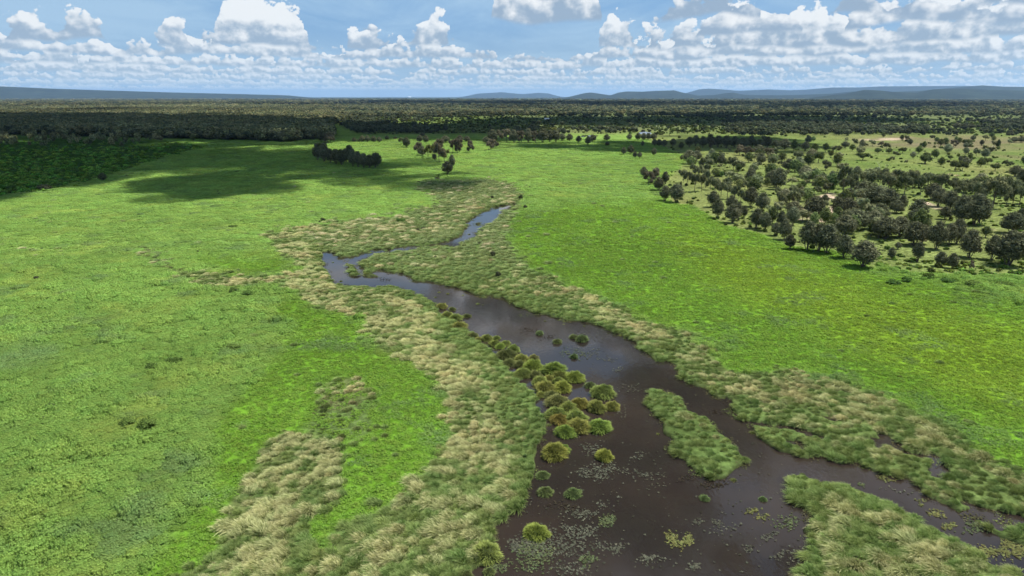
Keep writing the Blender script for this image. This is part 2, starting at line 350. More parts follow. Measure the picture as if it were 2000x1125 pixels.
# ------------------------------------------------------------------ ground sheet (one sheet out to the horizon)
def build_ground():
    ys = np.concatenate([np.arange(1560, 700, -3.2), np.arange(700, 200, -1.6), [198, 196, 195, 194, 193.3, 192.6, 192, 191.5]])
    rad = np.array([gp(1000, y)[1] for y in ys])
    rad = np.concatenate([[3, 10, 18, 25], rad[rad > 28], [rad[-1]*k for k in (1.3, 1.8, 2.6, 4.0)]])
    a1 = np.linspace(-44, 44, 830)
    aa = np.radians(np.concatenate([np.linspace(-180, -45, 40), a1, np.linspace(45, 180, 40)[:-1]]))
    nr, na = len(rad), len(aa)
    AA, RR = np.meshgrid(aa, rad)
    x = (RR*np.sin(AA)).ravel(); y = (RR*np.cos(AA)).ravel()
    vis = y > 5
    Z = {}
    zz = zones_chunk(np.where(vis, x, 0), np.where(vis, y, 60.0))
    w = np.where(vis, zz['water'], 0)
    s = np.clip((w-.28)/.44, 0, 1); s = s*s*(3-2*s)
    near = np.clip(1-(np.hypot(x, y)-200)/1500, 0, 1)
    z = .30 - .95*s + (fbm(x, y, 14, 3, 3)-.5)*.35*(1-s)*near
    z = np.where(w > .5, np.minimum(z, -.12), z)
    z = np.where((w < .06), np.maximum(z, .08), z)
    # colour
    def C(*a): return np.array(a, np.float32)
    n1 = fbm(x, y, 60, 4, 21)[:, None]; n2 = fbm(x, y, 11, 4, 31)[:, None]; n3 = fbm(x, y, 3.0, 3, 41)[:, None]; n4 = fbm(x, y, 400, 4, 51)[:, None]
    base = C(.150, .235, .055)*(.85+.3*n1)*(1-.35*np.clip((zz['py'][:, None]-480)/250, 0, 1)*(1-zz['bright'][:, None])) + (n2-.5)*C(.05, .035, .01)  # near field painted darker beneath the mounds, standing in for shaded hollows
    c_ = base
    def mixin(w_, cc): nonlocal c_; w_ = np.clip(w_, 0, 1)[:, None]; c_ = c_*(1-w_)+cc*w_
    g = {k_: np.where(vis, v, 0) for k_, v in zz.items()}
    mixin(g['bright'], C(.088, .180, .018)*(.85+.3*n1))
    mixin(g['yellow']*.55, C(.135, .205, .016)*(.9+.2*n2))
    mixin(g['sav'], C(.135, .165, .052)*(.7+.6*n2)+(n1-.5)*C(.10, .04, .04))
    mixin(g['sav']*np.clip((268-g['py'])/25, 0, .75), C(.095, .118, .050)*(.6+.8*n1))
    mixin(g['brown']*np.clip((n1[:, 0]-.25)*3, 0, 1), C(.150, .135, .075)*(.85+.3*n2))
    mixin(g['scrub'], C(.035, .070, .014)*(.6+.8*n2))
    mixin(g['mid'], C(.11, .15, .04))
    fr = g['forest']
    mixin(np.clip((232-g['py'])/12, 0, .85)*(vis*1.0), C(.105, .128, .058)*(.6+.8*n4))
    pt_ = fbm(x, y*.45, 420, 4, 91); fr = fr*np.where(g['px'] > 700, np.clip((pt_-.42)*14, .1, 1), 1)
    mixin(fr*.92, C(.035, .045, .018)*(.6+.8*n4))
    mixin(g['marsh'], C(.080, .120, .035)*(.7+.6*n2))
    mixin(g['marsh']*g['tan']*.5, C(.110, .120, .045)*(.7+.6*n3))
    mixin(g['blue']*.4, C(.09, .15, .085))
    mixin(g['bare']*np.clip((n2[:, 0]-.3)*4, 0, 1), C(.46, .35, .27)*(.9+.2*n3))
    mixin(np.clip(g['wet']*1.6-.25, 0, .85), C(.030, .028, .016))
    far = np.clip((np.hypot(x, y)-9000)/14000, 0, 1)
    mixin(far, C(.05, .065, .03)*(.5+1.0*n4))
    mixin((s > .3)*1.0, C(.022, .017, .012))
    c_ = np.clip(c_, .002, .8)
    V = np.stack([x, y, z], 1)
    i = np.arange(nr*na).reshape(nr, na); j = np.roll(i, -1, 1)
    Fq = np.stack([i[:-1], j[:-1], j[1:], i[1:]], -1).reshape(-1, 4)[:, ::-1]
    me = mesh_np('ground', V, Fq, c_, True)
    m, nt = mat_new('ground')
    a = nd(nt, 'ShaderNodeAttribute', attribute_name='col'); geo = nd(nt, 'ShaderNodeNewGeometry')
    na_ = noise(nt, geo.outputs['Position'], .9, 6, .65); nb = noise(nt, geo.outputs['Position'], .07, 5, .6)
    f = (smooth(nt, na_, .3, .72, .45, 1.35))*(smooth(nt, nb, .3, .7, .86, 1.12))
    mul = nd(nt, 'ShaderNodeVectorMath', operation='SCALE'); nt.links.new(a.outputs['Color'], mul.inputs[0]); nt.links.new(f.k, mul.inputs['Scale'])
    b = nd(nt, 'ShaderNodeBsdfDiffuse'); nt.links.new(mul.outputs[0], b.inputs[0])
    bp = nd(nt, 'ShaderNodeBump'); nt.links.new(na_.k, bp.inputs['Height']); bp.inputs['Distance'].default_value = .5; bp.inputs['Strength'].default_value = .8
    nt.links.new(bp.outputs[0], b.inputs['Normal'])
    out = nd(nt, 'ShaderNodeOutputMaterial'); nt.links.new(b.outputs[0], out.inputs[0])
    link('ground', me, m, kind='structure')
build_ground()
def ground_z(x, y):
    z = .30 + (fbm(x, y, 14, 3, 3)-.5)*.35*np.clip(1-(np.hypot(x, y)-200)/1500, 0, 1)
    return z

# ------------------------------------------------------------------ water
def build_water():
    m, nt = mat_new('river_water')
    p = nd(nt, 'ShaderNodeBsdfPrincipled'); geo = nd(nt, 'ShaderNodeNewGeometry')
    n0 = noise(nt, geo.outputs['Position'], .03, 4, .6)
    nt.links.new(mixc(nt, smooth(nt, n0, .35, .65), (.0135, .0108, .0098), (.024, .0175, .0142)), p.inputs['Base Color'])
    p.inputs['IOR'].default_value = 1.33; p.inputs['Roughness'].default_value = .04
    v = nd(nt, 'ShaderNodeVectorMath', operation='MULTIPLY'); nt.links.new(geo.outputs['Position'], v.inputs[0]); v.inputs[1].default_value = (1, .5, 1)
    n = noise(nt, v.outputs[0], 1.6, 3, .55)
    bp = nd(nt, 'ShaderNodeBump'); nt.links.new(n.k, bp.inputs['Height']); bp.inputs['Distance'].default_value = .02; bp.inputs['Strength'].default_value = .35
    nt.links.new(bp.outputs[0], p.inputs['Normal'])
    out = nd(nt, 'ShaderNodeOutputMaterial'); nt.links.new(p.outputs[0], out.inputs[0])
    def quad(name, pts):
        V = [(*gp(a, b), 0.0) for a, b in pts]
        return link(name, mesh_np(name, [[float(q) for q in v] for v in V], [list(range(len(V)))]), m, kind='structure')
    V = [(-120, 15, 0), (160, 15, 0), (260, 120, 0), (120, 420, 0), (-130, 420, 0), (-200, 160, 0)]
    link('river_water', mesh_np('river_water', V, [list(range(6))]), m, kind='structure')
    quad('pond_water', [(1100,268.5),(1320,268.5),(1320,250),(1100,250)])
build_water()

# ------------------------------------------------------------------ plant prototypes
def strips(roots, dirs, length, width, droop, lean, nseg, c0, c1, c2, rng, cj=.15, side=None):
    """arched tapering blades; arrays of roots/dirs -> V, F(quads), colours"""
    n = len(roots); L = length[:, None]
    tt = np.linspace(0, 1, nseg+1)
    up = np.array([0, 0, 1.0])
    sd_ = np.cross(dirs, up); q = np.linalg.norm(sd_, axis=1, keepdims=True)
    sd_ = np.where(q > 1e-3, sd_/np.maximum(q, 1e-3), [1, 0, 0])
    ph = rng.uniform(-1, 1, n)[:, None]
    sd_ = sd_*np.cos(ph)+np.cross(dirs, sd_)*np.sin(ph)
    V, Cc = [], []
    br = rng.uniform(1-cj, 1+cj, n)[:, None]
    for k_, a in enumerate(tt):
        ctr = roots + dirs*L*a + (np.array(lean)[None]*L - up*L*droop[:, None])*a*a
        w = width[:, None]*(1-a)**.7*(.55+.9*a if a < .5 else 1.0)
        if k_ == nseg: w = width[:, None]*.12
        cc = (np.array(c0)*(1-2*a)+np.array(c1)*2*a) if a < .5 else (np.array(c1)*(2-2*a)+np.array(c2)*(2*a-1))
        V += [ctr-sd_*w/2, ctr+sd_*w/2]; Cc += [cc*br, cc*br]
    V = np.stack(V, 1); Cc = np.stack(Cc, 1)             # n, 2*(nseg+1), 3
    m_ = V.shape[1]; F_ = []
    for k_ in range(nseg): F_.append([2*k_, 2*k_+1, 2*k_+3, 2*k_+2])
    F_ = np.array(F_)[None]+np.arange(n)[:, None, None]*m_
    return V.reshape(-1, 3), F_.reshape(-1, 4), Cc.reshape(-1, 3)
def tussock(name, n, r, hgt, spread, lean, c0, c1, c2, seed, mat, width=.05, droop=(.25, .5), nseg=3, core=None):
    rng = np.random.default_rng(seed)
    ang = rng.uniform(0, 2*pi, n); rr = r*.35*np.sqrt(rng.random(n))
    roots = np.stack([rr*np.cos(ang), rr*np.sin(ang), np.zeros(n)], 1)
    a2 = ang+rng.normal(0, .4, n); el = np.clip(pi/2-np.abs(rng.normal(0, spread, n)), .15, pi/2)
    dirs = np.stack([np.cos(a2)*np.cos(el), np.sin(a2)*np.cos(el), np.sin(el)], 1)
    L = hgt*rng.uniform(.75, 1.25, n)
    V, F_, Cc = strips(roots, dirs, L, np.full(n, width)*rng.uniform(.7, 1.3, n), rng.uniform(*droop, n), lean, nseg, c0, c1, c2, rng)
    V[:, 2] = np.maximum(V[:, 2], -.05)
    me = mesh_np(name, V, F_, Cc); me.materials.append(mat)
    return me
def leafball(name, clumps, nleaf, size, cA, cB, seed, mat, core=True, flat=0.0, tri=True, shell=(.72, 1.06)):
    """leaf-sized faces through the outer part of lumpy ellipsoids"""
    rng = np.random.default_rng(seed); VV, FF, CC = [], [], []; off = 0
    vol = np.array([c_[3]*c_[4]+c_[4]*c_[5]+c_[3]*c_[5] for c_ in clumps]); cnt = np.maximum((nleaf*vol/vol.sum()).astype(int), 5)
    for (x, y, z, rx, ry, rz), n in zip(clumps, cnt):
        d = rng.normal(size=(n, 3)); d /= np.linalg.norm(d, axis=1, keepdims=True)
        lump = 1+.22*np.sin(d[:, 0]*5+seed)*np.cos(d[:, 1]*6+seed*2)*np.sin(d[:, 2]*5+1)
        rad = rng.uniform(*shell, n)*lump
        c_ = np.array([x, y, z])+d*rad[:, None]*np.array([rx, ry, rz])
        nrm = d+rng.normal(0, .55, (n, 3)); nrm[:, 2] += flat; nrm /= np.linalg.norm(nrm, axis=1, keepdims=True)
        a = np.cross(nrm, rng.normal(size=(n, 3))); a /= np.linalg.norm(a, axis=1, keepdims=True); b = np.cross(nrm, a)
        s = size*rng.uniform(.6, 1.35, n)[:, None]
        v = np.stack([c_-a*s*.6-b*s*.4, c_+a*s*.6-b*s*.4, c_+b*s*.8], 1)
        mixv = rng.random(n)[:, None]; cc = np.array(cA)*(1-mixv)+np.array(cB)*mixv
        VV.append(v.reshape(-1, 3)); FF.append(np.arange(3*n).reshape(-1, 3)+off); CC.append(np.repeat(cc, 3, 0)); off += 3*n
        if core:  # solid inner body in darkened leaf colour, added to block light through the foliage
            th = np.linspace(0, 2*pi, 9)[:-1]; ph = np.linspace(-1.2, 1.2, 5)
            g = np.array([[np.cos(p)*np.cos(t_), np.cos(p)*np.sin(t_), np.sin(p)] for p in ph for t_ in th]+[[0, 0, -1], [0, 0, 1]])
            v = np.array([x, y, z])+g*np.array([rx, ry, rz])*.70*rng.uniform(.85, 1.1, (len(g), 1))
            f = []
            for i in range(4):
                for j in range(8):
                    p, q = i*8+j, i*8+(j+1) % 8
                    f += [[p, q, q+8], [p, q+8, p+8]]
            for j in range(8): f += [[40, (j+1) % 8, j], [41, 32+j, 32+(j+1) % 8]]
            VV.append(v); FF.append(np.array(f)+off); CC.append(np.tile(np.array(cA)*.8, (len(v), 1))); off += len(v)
    me = mesh_np(name, np.concatenate(VV), np.concatenate(FF), np.concatenate(CC)); me.materials.append(mat)
    return me
def tubes(name, segs, mat, sides=5, colr=(.12, .10, .08)):
    VV, FF = [], []; off = 0
    for p, q, r0, r1 in segs:
        p, q = np.array(p, float), np.array(q, float); d = q-p; d /= np.linalg.norm(d)
        a = np.cross(d, [.3, 1, .2]); a /= np.linalg.norm(a); b = np.cross(d, a)
        th = np.linspace(0, 2*pi, sides+1)[:-1][:, None]
        ring = np.cos(th)*a+np.sin(th)*b
        VV += [p+ring*r0, q+ring*r1]
        for j in range(sides): FF.append([off+j, off+(j+1) % sides, off+sides+(j+1) % sides, off+sides+j])
        off += 2*sides
    V = np.concatenate(VV); me = mesh_np(name, V, FF, np.tile(np.array(colr), (len(V), 1)), True); me.materials.append(mat)
    return me
def bark(name, c1, c2):
    m, nt = mat_new(name); geo = nd(nt, 'ShaderNodeNewGeometry')
    n = noise(nt, geo.outputs['Position'], 3.0, 5, .6)
    b = nd(nt, 'ShaderNodeBsdfDiffuse'); nt.links.new(mixc(nt, smooth(nt, n, .35, .65), c1, c2), b.inputs[0])
    out = nd(nt, 'ShaderNodeOutputMaterial'); nt.links.new(b.outputs[0], out.inputs[0]); return m
M_BARK = bark('bark', (.06, .05, .04), (.16, .135, .11)); M_PALE = bark('bleached_wood', (.42, .38, .33), (.62, .58, .52))

# ------------------------------------------------------------------ scatter: points -> instances by geometry nodes
def scatter(name, pts, rotz, scl, idx, protos, tint=None, tilt=None, **tags):
    n = len(pts)
    me = bpy.data.meshes.new(name); me.vertices.add(n); me.vertices.foreach_set('co', np.asarray(pts, np.float32).ravel())
    def at(nm, typ, arr, key):
        a = me.attributes.new(nm, typ, 'POINT'); a.data.foreach_set(key, np.ascontiguousarray(arr, np.float32 if typ != 'INT' else np.int32).ravel())
    rot = np.zeros((n, 3)); rot[:, 2] = rotz
    if tilt is not None: rot[:, :2] = tilt
    scl = np.asarray(scl, float)
    if scl.ndim == 1: scl = np.repeat(scl[:, None], 3, 1)
    at('rot', 'FLOAT_VECTOR', rot, 'vector'); at('scl', 'FLOAT_VECTOR', scl, 'vector'); at('idx', 'INT', idx, 'value')
    if tint is not None:
        a = me.attributes.new('tint', 'FLOAT_COLOR', 'POINT'); tcol = np.ones((n, 4), np.float32); tcol[:, :3] = tint; a.data.foreach_set('color', tcol.ravel())
    pc_ = bpy.data.collections.new(name+'_plants')
    for i, p in enumerate(protos):
        o = bpy.data.objects.new('%s_%02d' % (name, i), p); pc_.objects.link(o)
    ng = bpy.data.node_groups.new(name, 'GeometryNodeTree')
    ng.interface.new_socket('Geometry', in_out='INPUT', socket_type='NodeSocketGeometry'); ng.interface.new_socket('Geometry', in_out='OUTPUT', socket_type='NodeSocketGeometry')
    gi = ng.nodes.new('NodeGroupInput'); go = ng.nodes.new('NodeGroupOutput')
    ci = ng.nodes.new('GeometryNodeCollectionInfo'); ci.inputs['Collection'].default_value = pc_; ci.inputs['Separate Children'].default_value = True; ci.inputs['Reset Children'].default_value = True
    ip = ng.nodes.new('GeometryNodeInstanceOnPoints'); ip.inputs['Pick Instance'].default_value = True
    def na(nm, typ):
        q = ng.nodes.new('GeometryNodeInputNamedAttribute'); q.data_type = typ; q.inputs['Name'].default_value = nm
        return next(s for s in q.outputs if s.enabled and s.name == 'Attribute')
    L = ng.links.new
    L(gi.outputs[0], ip.inputs['Points']); L(ci.outputs[0], ip.inputs['Instance']); L(na('idx', 'INT'), ip.inputs['Instance Index'])
    L(na('rot', 'FLOAT_VECTOR'), ip.inputs['Rotation']); L(na('scl', 'FLOAT_VECTOR'), ip.inputs['Scale']); L(ip.outputs[0], go.inputs[0])
    o = link(name, me, None, kind='stuff', **tags)
    md = o.modifiers.new('scatter', 'NODES'); md.node_group = ng
    return o
def jitter_grid(x0, x1, y0, y1, s, rng, fov=.86):
    gx, gy = np.meshgrid(np.arange(x0, x1, s), np.arange(y0, y1, s))
    x = (gx+rng.uniform(-.5, .5, gx.shape)*s).ravel(); y = (gy+rng.uniform(-.5, .5, gy.shape)*s).ravel()
    k_ = np.abs(x) < y*fov+8
    return x[k_], y[k_]
def cat(*a): return np.concatenate(a)

# ---- meadow herbs and soft grass
def herb_proto(name, seed, n=90, r=.80, h=.22, s=.15):
    rng = np.random.default_rng(seed)
    a = rng.uniform(0, 2*pi, n); q = r*np.sqrt(rng.random(n)); c_ = np.stack([q*np.cos(a), q*np.sin(a), h*(1-(q/r)**2)*rng.uniform(.5, 1.15, n)], 1)
    nrm = rng.normal(0, .33, (n, 3)); nrm[:, 2] += 1; nrm /= np.linalg.norm(nrm, axis=1, keepdims=True)
    u = np.cross(nrm, rng.normal(size=(n, 3))); u /= np.linalg.norm(u, axis=1, keepdims=True); v = np.cross(nrm, u)
    ss = s*rng.uniform(.6, 1.4, n)[:, None]
    V = np.stack([c_-u*ss*.5, c_-v*ss*.7, c_+u*ss*.5, c_+v*ss*.7], 1).reshape(-1, 3)
    g = rng.uniform(.8, 1.2, n)[:, None]*np.array([1, 1, 1])
    me = mesh_np(name, V, np.arange(4*n).reshape(-1, 4), np.repeat(g, 4, 0)); me.materials.append(M_FIELD); return me
herbs = [herb_proto('meadow_herb', 100+i) for i in range(3)]
softs = []   # made below, once leafball exists
def build_meadow():
    rng = np.random.default_rng(11)
    segs = [(48, 120, .95), (120, 200, 1.35), (200, 330, 2.2), (330, 520, 3.6), (520, 760, 6.0)]
    xs, ys, ss = [], [], []
    for y0, y1, s in segs:
        x, y = jitter_grid(-y1*.86, y1*.86, y0, y1, s, rng); xs.append(x); ys.append(y); ss.append(np.full(len(x), s))
    x, y, s = cat(*xs), cat(*ys), cat(*ss)
    g = zones_chunk(x, y)
    n1 = fbm(x, y, 60, 4, 21); n2 = fbm(x, y, 11, 4, 31); n5 = fbm(x, y, 5, 3, 61)
    u_ = rng.random(len(x)); keep = (g['water'] < .1) & ((g['marsh'] < .25+.6*u_) | ((samp(SPARSE, g['px'], g['py']) > .5) & (g['px'] < 900) & (rng.random(len(x)) < .55))) & (g['sav'] < .5) & (g['scrub'] < .5) & (g['forest'] < .5) & (g['bare'] < .3)
    x, y, s, n1, n2, n5 = (a[keep] for a in (x, y, s, n1, n2, n5)); g = {k_: v[keep] for k_, v in g.items()}
    n = len(x)
    br = g['bright']; ye = g['yellow']*.55
    light = np.array([.218, .350, .080]); bri = np.array([.155, .262, .042]); yel = np.array([.200, .280, .034])
    c_ = light*(.82+.36*n1)[:, None]
    c_ = c_*(1-br[:, None])+bri*(.8+.4*n1)[:, None]*br[:, None]; c_ = c_*(1-ye[:, None])+yel*ye[:, None]
    c_ += np.clip(n2-.55, 0, 1)[:, None]*np.array([.22, .10, .02])*(1-br)[:, None]
    bl = g['blue'][:, None]*.4; c_ = c_*(1-bl)+np.array([.15, .22, .13])*bl
    dull = np.clip((fbm(x, y, 7, 3, 77)-.62)*6, 0, 1)[:, None]; c_ = c_*(1-dull*.5)+np.array([.13, .19, .09])*dull*.5
    c_ *= (.86+.28*n5)[:, None]
    n6 = fbm(x, y, 4.2, 2, 62); c_ *= (.80+.40*n6)[:, None]
    useherb = (rng.random(n) < np.clip(br*1.5-.15+np.clip((600-g['py'])/200, 0, .5), .10, 1))
    sc = (s/.95)**.5*rng.uniform(.75, 1.2, n)*(.8+.4*n5)
    z = ground_z(x, y)-.05
    # open gaps so that soil and shade show between clumps
    gap = rng.random(n) < .93
    for nm, sel, pr in (('meadow_leafy_cover', useherb & gap, herbs), ('meadow_grass_cover', ~useherb & gap, softs)):
        k_ = sel; m_ = int(k_.sum())
        mz = np.where(g['py'][k_] > 520, .75+1.3*np.clip((n6[k_]-.35)*2.2, 0, 1), .8) if pr is softs else 1.0
        sc3 = np.stack([sc[k_]*(s[k_]/.95)**.45, sc[k_]*(s[k_]/.95)**.45, sc[k_]*mz], 1)
        scatter(nm, np.stack([x[k_], y[k_], z[k_]], 1), rng.normal(0, .5, m_) if pr is softs else rng.uniform(0, 6.28, m_), sc3, rng.integers(0, 3, m_), pr, tint=c_[k_])
softs += [leafball('meadow_mound', [(0, 0, .10, .90, .82, .40), (.45, .1, .06, .55, .5, .3), (-.3, -.35, .06, .5, .5, .28)], 380, .12, (.86, .86, .82), (1.12, 1.12, 1.15), 200+i, M_FIELD, core=True, flat=.6, shell=(.82, 1.12)) for i in range(3)]
build_meadow()

# ---- marsh tussocks
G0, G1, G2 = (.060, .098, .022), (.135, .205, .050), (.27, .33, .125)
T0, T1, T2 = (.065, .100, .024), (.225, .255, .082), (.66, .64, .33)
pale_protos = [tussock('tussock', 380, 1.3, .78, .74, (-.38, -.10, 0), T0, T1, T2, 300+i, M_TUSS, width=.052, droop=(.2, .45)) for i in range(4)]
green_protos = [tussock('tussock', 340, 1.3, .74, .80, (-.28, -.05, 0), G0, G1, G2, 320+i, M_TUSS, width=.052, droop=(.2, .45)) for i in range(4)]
litter_protos = [herb_proto('litter', 340+i, 40, .9, .10, .12) for i in range(2)]
for me in litter_protos: me.materials.clear(); me.materials.append(M_TUSS)
def build_tussocks():
    rng = np.random.default_rng(12)
    segs = [(46, 110, 1.02), (110, 170, 1.25), (170, 260, 1.7), (260, 420, 2.6)]
    xs, ys, ss = [], [], []
    for y0, y1, s in segs:
        x, y = jitter_grid(-y1*.86, y1*.86, y0, y1, s, rng); xs.append(x); ys.append(y); ss.append(np.full(len(x), s))
    x, y, s = cat(*xs), cat(*ys), cat(*ss)
    g = zones_chunk(x, y)
    u_ = rng.random(len(x)); thin = samp(SPARSE, g['px'], g['py'])
    keep = (g['marsh']+.55*(fbm(x, y, 3, 2, 63)-.5) > .10+.8*u_) & (rng.random(len(x)) > thin*np.where(g['px'] > 900, .22, .55)) & (rng.random(len(x)) > .55*samp(OLD, g['px'], g['py'])) & (g['water'] < .30) & (rng.random(len(x)) < .95-.5*np.clip(g['water']*2.5, 0, 1))
    x, y, s = x[keep], y[keep], s[keep]; g = {k_: v[keep] for k_, v in g.items()}
    n = len(x); nn = fbm(x, y, 3.2, 3, 71); nb = fbm(x, y, 18, 3, 72)
    pale_p = np.clip(g['tan']*(-.75+2.6*nn)-np.clip(g['wet']*2-.35, 0, 1)*.7+.05, 0, 1)
    pale = rng.random(n) < pale_p
    far = (s > 2.5)
    sc = .78*(s/1.12)**.5*rng.uniform(.7, 1.4, n)*(.7+.6*nb)*np.where(pale, 1.08, 1.0)*(1+.15*np.clip((g['py']-820)/200, 0, 1))*np.where(rng.random(n) < .14, 1.35, 1.0)
    z = np.maximum(ground_z(x, y)-.95*np.clip((g['water']-.28)/.44, 0, 1), -.05)-.03
    tint = np.ones((n, 3))*(.75+.5*nb)[:, None]
    # grey-green, duller sward in the upper marsh between the creek arms
    up = np.clip((560-g['py'])/90, 0, 1)[:, None]*(1-np.clip(g['tan']*1.2, 0, 1))[:, None]
    tint = tint*(1-up*.55)+np.array([1.6, 1.35, 2.0])*up*.55
    wetb = np.clip(g['wet']*2.2-.35, 0, 1)[:, None]*.5; tint = tint*(1-wetb)+np.array([.95, .95, .9])*wetb
    old = np.clip(samp(OLD, g['px'], g['py'])*1.3*(.4+1.2*nb), 0, 1)[:, None]; tint = tint*(1-old)+np.array([.62, .60, .60])*tint*old
    dry = np.clip((nn-.58)*5, 0, 1)[:, None]*.35; tint = tint*(1-dry)+np.array([1.5, 1.15, 1.3])*dry
    sc = np.minimum(sc, 1.5)
    # plants stay short where the bank drops to the water in front of the viewer
    hpx = sc*1.0*F/np.hypot(y, H)
    edge = np.maximum(samp(Wm, g['px'], g['py']-hpx*.9), samp(Wm, g['px'], g['py']-hpx*.5))
    hz_ = np.where((edge > .35), np.clip(.34+.3*rng.random(n), 0, 1), 1.0)*.9
    pale &= hz_ > .7
    # the largest pale tussocks in view become things of their own
    dist = np.hypot(x, y); score = sc/dist; score[~pale] = 0; score[(g['px'] < 60) | (g['px'] > 1990) | (g['py'] > 1120)] = 0
    ind = np.argsort(-score)[:280]; ismain = np.zeros(n, bool); ismain[ind] = True
    rz = rng.normal(0, .55, n)
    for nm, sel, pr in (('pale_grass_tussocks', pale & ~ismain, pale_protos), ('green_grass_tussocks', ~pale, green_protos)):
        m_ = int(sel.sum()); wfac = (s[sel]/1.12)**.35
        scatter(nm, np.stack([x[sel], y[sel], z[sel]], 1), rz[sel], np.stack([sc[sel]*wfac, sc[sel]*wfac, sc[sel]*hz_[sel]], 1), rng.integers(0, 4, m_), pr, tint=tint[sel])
    strip = lambda px, py: ('on dry left rise' if px < 690 and py > 720 else 'on left river bank' if px < 1100 else
                            'on lower right spit' if (py > 935 and px < 1960 and px > 1480) else 'on right river bank')
    M_IND = leaf_mat('seeding_tussock_blades', .3, .35, .015)
    ip = [p.copy() for p in pale_protos]
    for p in ip: p.materials.clear(); p.materials.append(M_IND)
    for i in ind:
        w = strip(g['px'][i], g['py'][i]); sz = 'big' if sc[i] > 1.25 else 'mid-sized' if sc[i] > 1.1 else 'small'
        ed = 'close to water' if g['wet'][i] > .12 else 'at meadow edge' if g['marsh'][i] < .8 else 'amid green grass' if pale_p[i] < .45 else 'in palest grass'
        pos = ('bottom' if g['py'][i] > 1060 else 'near-bottom' if g['py'][i] > 1000 else 'lower' if g['py'][i] > 930 else 'lower middle' if g['py'][i] > 860 else 'middle' if g['py'][i] > 720 else 'upper')+', leaning '+('left' if rz[i] < 0 else 'toward viewer')
        o = link('grass_tussock', ip[i % 4], loc=(x[i], y[i], z[i]), label='%s straw tussock %s %s, %s' % (sz, w, ed, pos), cat='tussock', group='pale tussocks '+w)
        o.rotation_euler.z = rz[i]; o.scale = (sc[i], sc[i], sc[i])
    # sodden litter and mud plants along the shore
    x, y = jitter_grid(-110, 130, 50, 330, .85, rng); q = zones_chunk(x, y)
    k_ = (q['water'] > .18) & (q['water'] < .80) & (rng.random(len(x)) < .62*fbm(x, y, 6, 2, 83)*1.8)
    k_ |= (q['water'] <= .22) & (q['wet'] > .30) & (q['marsh'] > .3) & (rng.random(len(x)) < .25)
    k_ |= (samp(OLD, q['px'], q['py']) > .3) & (q['water'] < .5) & (rng.random(len(x)) < .75)
    x, y, w = x[k_], y[k_], q['water'][k_]; m_ = len(x)
    cc = np.array([.10, .095, .045])*rng.uniform(.4, 1.3, (m_, 1)); cc[rng.random(m_) < .3] = (.13, .17, .05)
    scatter('shore_litter', np.stack([x, y, np.where(w > .3, .01, .2)], 1), rng.uniform(0, 6.28, m_), rng.uniform(.5, 1.35, m_), rng.integers(0, 2, m_), litter_protos, tint=cc)
build_tussocks()

